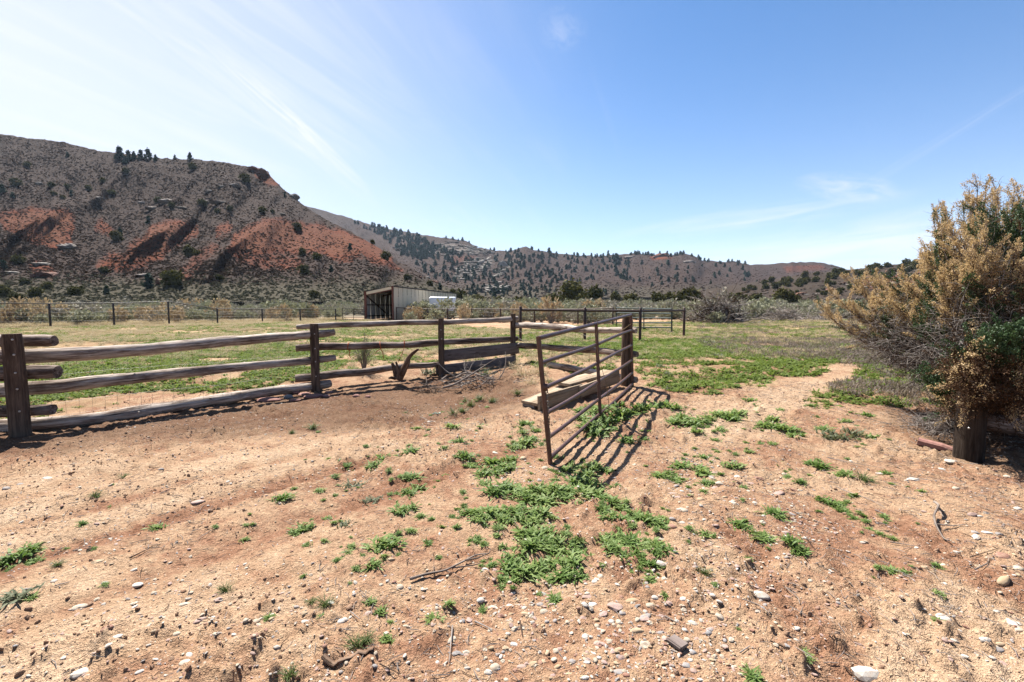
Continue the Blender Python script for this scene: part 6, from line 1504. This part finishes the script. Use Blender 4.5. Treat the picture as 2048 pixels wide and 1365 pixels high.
solo('bark_strip', MB().sweep(bp, [(-1, -.2), (-.3, -.1), (.4, -.2), (1, -.1), (.9, .15), (.3, .3), (-.4, .2), (-1, .1)], .017 * (1 + .5 * np.sin(np.linspace(.3, 9, 14))) * np.linspace(1, .5, 14), rough=.3, seed=91), M['stump'], 'ragged strip of brown bark at the bottom edge', 'bark', c0)
c0, c1 = G(1838, 893), G(1905, 903)
solo('red_slab', MB().plank(c0 + [0, 0.03, .035], c1 + [0, 0, .035], .12, .075, seed=92, n=8, warp=.03, ch=.12), M['rock_red'], 'flat red sandstone slab lying left of the thick post', 'rock', c0, smooth=False)
p, r = limb([(1868, 868, 5.5), (1880, 858, 5.45), (1893, 842, 5.4), (1905, 826, 5.4), (1912, 812, 5.4)], .035, .028, 12); solo('branch', MB().tube(p, r, 10, rough=.15, seed=93), M['dead_wood'], 'short thick grey limb leaning against the post under the juniper', 'branch', p[0])

# ------------------------------------------------------------------ the large half-dead juniper at the right
rj = np.random.default_rng(901)
JB = np.array([float(ray(1995, 800)[0]) * 5.7, 5.7, 0.0]); JB[2] = ground_at(JB[0], JB[1])
JUN = thing('juniper_bush', 'large sprawling half dead juniper with tan foliage and grey twigs at the right edge', 'tree', tuple(JB))
trunk = MB(); limbs = MB(); twigs_l = MB(); twigs_d = MB()
fol = {'dead_leaf': [], 'dead_leaf_dark': [], 'live_leaf': []}
forks = []
for k, (dx, dy, h, r) in enumerate([(-.05, -.05, 1.2, .11), (-.38, .1, 1.0, .085), (.35, .1, 1.3, .10), (.1, .35, 1.1, .08), (-.15, .3, 1.5, .08), (.7, -.1, 1.1, .08)]):
    t = np.linspace(0, 1, 9); p = np.stack([JB[0] + dx * t ** 1.2 + .04 * np.sin(5 * t + k), JB[1] + dy * t + .04 * np.cos(4 * t + k), JB[2] - .15 + (h + .15) * t], 1)
    trunk.tube(p, r * (1.15 - .45 * t), 12, rough=.22, seed=910 + k); forks.append(p)
forks_all = np.vstack([f[3:] for f in forks])
TIPS = []
def tips(kind, lst):
    for a in lst: TIPS.append((kind, *a))
# tan dead plumes reaching left
tips('tan', [(1632, 603, 8.0), (1640, 617, 7.8), (1655, 580, 7.8), (1668, 592, 7.5), (1690, 556, 7.7), (1710, 566, 7.4), (1733, 545, 7.6), (1752, 560, 7.2), (1725, 590, 7.2), (1775, 566, 7.0), (1800, 556, 7.0), (1765, 600, 6.9), (1815, 575, 6.6), (1700, 612, 7.4), (1745, 622, 7.0), (1790, 606, 6.6), (1825, 550, 6.7),
             (1840, 512, 6.6), (1850, 500, 6.4), (1868, 532, 6.2), (1845, 545, 6.3), (1862, 498, 6.8), (1866, 442, 6.5), (1872, 425, 6.7), (1890, 418, 6.8), (1882, 470, 6.2), (1900, 455, 6.0), (1905, 490, 5.9), (1925, 400, 6.6), (1938, 376, 6.7), (1955, 368, 6.5), (1972, 366, 6.7), (1988, 372, 6.5), (1948, 395, 6.2), (1970, 398, 6.1), (1995, 392, 6.3), (1920, 470, 5.8), (1945, 480, 5.6), (1968, 470, 5.6), (1940, 510, 5.5), (1985, 500, 5.5), (1965, 440, 5.8), (2012, 405, 6.4), (2028, 368, 6.6), (2036, 378, 6.4), (2050, 392, 6.2), (2062, 375, 6.5), (2090, 390, 6.3), (2130, 400, 6.4), (2180, 430, 6.2), (1880, 560, 5.9), (1910, 545, 5.7), (1930, 560, 5.6), (1895, 590, 5.8), (1960, 530, 5.5), (2030, 500, 5.5), (2060, 470, 5.6), (2040, 540, 5.4)])
tips('dark', [(1930, 735, 4.55), (1960, 750, 4.5), (1945, 700, 4.6), (1985, 745, 4.5), (2010, 735, 4.45), (2035, 760, 4.4), (1960, 700, 4.6), (1925, 712, 4.6), (2055, 720, 4.45), (1995, 700, 4.5), (1905, 770, 4.7), (1925, 795, 4.62), (1950, 785, 4.55), (1975, 790, 4.5), (2000, 775, 4.45), (2025, 790, 4.4), (2045, 800, 4.4), (1880, 815, 5.0), (2080, 760, 4.4), (1940, 760, 4.5), (1915, 740, 4.6), (2010, 580, 5.2), (2040, 600, 5.1), (1985, 560, 5.2), (2070, 560, 5.1), (2020, 810, 4.6), (1990, 720, 4.5), (1965, 725, 4.5), (1945, 690, 4.5), (1955, 712, 4.48), (1950, 730, 4.5), (1965, 765, 4.5), (1945, 775, 4.5), (1958, 800, 4.55), (2040, 725, 4.4), (1910, 690, 4.8), (1940, 668, 4.8), (1895, 720, 4.9), (2065, 780, 4.4), (2090, 700, 4.5)])
tips('green', [(2005, 668, 4.5), (2030, 664, 4.45), (1985, 678, 4.5), (1965, 690, 4.55), (2045, 676, 4.4), (2065, 668, 4.45), (1950, 680, 4.6), (1995, 682, 4.5), (2020, 680, 4.42), (1845, 738, 5.5), (1866, 765, 5.4), (1888, 745, 5.3), (1872, 790, 5.3), (1965, 430, 5.9), (1980, 420, 6.0), (1955, 455, 5.8), (2025, 440, 5.9), (2045, 455, 5.8), (2040, 415, 6.1), (2060, 430, 5.9), (2020, 470, 5.7), (1890, 430, 6.5), (1872, 470, 6.3), (1870, 510, 6.3), (1855, 560, 6.2), (1935, 570, 5.5), (1960, 585, 5.45), (1860, 620, 6.0), (1790, 560, 6.9), (1830, 640, 6.3), (1770, 640, 6.8), (2045, 585, 5.3), (1990, 610, 5.3), (2040, 620, 5.2), (2085, 640, 5.1), (2120, 560, 5.3)])
tips('bare', [(1705, 650, 7.2), (1735, 668, 7.0), (1722, 636, 7.1), (1765, 655, 6.8), (1785, 672, 6.6), (1810, 660, 6.4), (1835, 678, 6.3), (1855, 655, 6.1), (1822, 690, 6.3), (1870, 690, 6.0), (1885, 665, 5.9), (1895, 700, 5.8), (1905, 640, 5.7), (1925, 660, 5.6), (1940, 630, 5.6), (1955, 655, 5.4), (1980, 640, 5.3), (2005, 640, 5.3), (2030, 630, 5.2), (2060, 640, 5.1), (1915, 610, 5.7), (1970, 610, 5.4), (1750, 690, 6.8), (1790, 700, 6.5), (1850, 710, 6.0), (2035, 690, 5.0), (2055, 700, 5.0), (2075, 690, 5.0), (1745, 640, 6.9), (1800, 640, 6.6), (1690, 668, 7.3), (2040, 650, 5.1), (1990, 590, 5.4), (2065, 610, 5.2), (1890, 720, 5.5), (1875, 850, 5.5), (1890, 830, 5.4), (1900, 860, 5.3)])
# the far side and the part beyond the frame
for k in range(110):
    a = rj.uniform(-.6, 2.6); rad = rj.uniform(.9, 1.9); h = rj.uniform(.5, 3.0) ** 1.0
    if h > 2.2: rad *= .7
    x, y, z = JB[0] + .4 + rad * math.cos(a), JB[1] + .3 + rad * math.sin(a) * .9, JB[2] + h
    q = PROJ(x, y, z)
    if q[0] > 1930: TIPS.append((['tan', 'tan', 'green', 'bare'][k % 4], float(q[0]), float(q[1]), float(y)))

for ti, (kind, px, py, D) in enumerate(TIPS):
    tip = np.array(V(px, py, D)); rel = tip - JB
    want = JB + np.array([rel[0] * .25, rel[1] * .25, min(max(rel[2] * .38, .25), 1.35)])
    o = forks_all[np.argmin(((forks_all - want) ** 2).sum(1))]
    L = np.linalg.norm(tip - o); t = np.linspace(0, 1, 9)[:, None]
    sag = .16 * L if kind in ('tan', 'green') and tip[2] > o[2] else .05 * L
    mid = (o + tip) / 2 + np.array([0, 0, -sag]) + rj.normal(0, .05 * L, 3)
    p = (1 - t) ** 2 * o + 2 * t * (1 - t) * mid + t ** 2 * tip
    r0 = .010 + .008 * L
    limbs.tube(p, np.linspace(r0, .003, 9), 6, rough=.15, seed=ti % 60)
    tan_ = np.gradient(p, axis=0); tan_ /= np.linalg.norm(tan_, axis=1, keepdims=True)
    nb = {'tan': 27, 'dark': 16, 'green': 20, 'bare': 34}[kind]
    for b in range(nb):
        f = rj.uniform(.42, 1.0) if kind != 'bare' else rj.uniform(.3, 1.0); i = min(int(f * 8), 7); a = f * 8 - i
        q = p[i] * (1 - a) + p[i + 1] * a; d = tan_[i] * .9 + rj.normal(0, .42, 3) + np.array([0, 0, .40 if kind in ('tan', 'green') else -.05])
        bl = rj.uniform(.12, .34) * (1.15 - .5 * (f > .9))
        if kind == 'bare':
            mb = twigs_l if rj.uniform() < .7 else twigs_d
            pts = curl(q, d, bl * 1.5, .0052, rj, 1.5, 7, -.5 * rj.uniform(), 3, mb)
            for _ in range(3): curl(pts[int(rj.integers(1, 6))], d + rj.normal(0, .7, 3), bl * .7, .0032, rj, 1.5, 5, -.4, 3, mb)
            continue
        pts = np.array(curl(q, d, bl, .0035, rj, .5, 4, .35 if kind != 'dark' else -.4, 3, twigs_d if kind != 'tan' or rj.uniform() < .5 else twigs_l))
        if kind == 'tan' and rj.uniform() < .45:
            for _ in range(2): curl(pts[int(rj.integers(0, 3))], d + rj.normal(0, .8, 3), bl * .9, .0032, rj, 1.2, 5, -.2, 3, twigs_l)
        key = {'tan': 'dead_leaf', 'dark': 'dead_leaf_dark', 'green': 'live_leaf'}[kind]
        if kind == 'tan' and rj.uniform() < .07: key = 'live_leaf'
        if kind == 'tan' and px > 1880 and rj.uniform() < .30: continue
        if kind == 'dark' and rj.uniform() < .2: key = 'dead_leaf'
        nl = int({'tan': 135, 'dark': 60, 'green': 105}[kind] * bl / .22)
        g = rj.uniform(.15, 1.04, nl) * 3; ii = np.minimum(g.astype(int), 2); gg = (g - ii)[:, None]
        c = pts[ii] * (1 - gg) + pts[ii + 1] * gg
        dv_ = pts[ii + 1] - pts[ii]; dv_ /= np.linalg.norm(dv_, axis=1, keepdims=True) + 1e-9
        sp = {'tan': .021, 'dark': .024, 'green': .024}[kind] * (1.25 - .8 * (g / 3))
        c = c + rj.normal(size=(nl, 3)) * sp[:, None]
        fol[key].append((c, dv_ * .8 + rj.normal(0, .55, (nl, 3)), rj.uniform(.0048, .0095, nl) * (1.25 if kind == 'green' else 1.0)))
part('trunk', trunk, M['bark'], JUN)
part('branch', limbs, M['bark'], JUN)
tw1 = part('twig_mass', twigs_l, M['twig_dead'], JUN, label='bleached bare twigs'); tw1['kind'] = 'stuff'
tw2 = part('twig_mass', twigs_d, M['twig_dark'], JUN, label='dark bare twigs'); tw2['kind'] = 'stuff'
for key, lab in (('dead_leaf', 'tan dead foliage'), ('dead_leaf_dark', 'rust brown old foliage'), ('live_leaf', 'green live foliage')):
    c = np.vstack([a[0] for a in fol[key]]); d = np.vstack([a[1] for a in fol[key]]); s = np.concatenate([a[2] for a in fol[key]])
    v, q = stamp([[-.5, -.6, 0], [.5, -.5, .1], [.45, 1.3, 0], [-.4, 1.2, .1]], [[0, 1, 2, 3]], c, frames(d), s)
    lo = bpy.data.objects.new('foliage', mesh_from('foliage', v - ORG[JUN.name], [q], (M[key],), False)); COL.objects.link(lo); lo.parent = JUN; lo['label'] = lab; lo['kind'] = 'stuff'
# fallen brown needles and twigs in its shade
pts = np.vstack([field_points(3500, 3.6, 9, 3.6, 7.5, lambda x, y: np.exp(-(((x - JB[0] - .2) / 1.3) ** 2 + ((y - JB[1] + .3) / 1.1) ** 2)))])
s = RNG.uniform(.6, 2.2, len(pts)); pts[:, 2] += .002
scatter('needle_litter', pts, np.stack([RNG.normal(0, .2, len(s)), RNG.normal(0, .2, len(s)), RNG.uniform(0, 6.28, len(s))], 1), s, [TW, TW2])

settle()
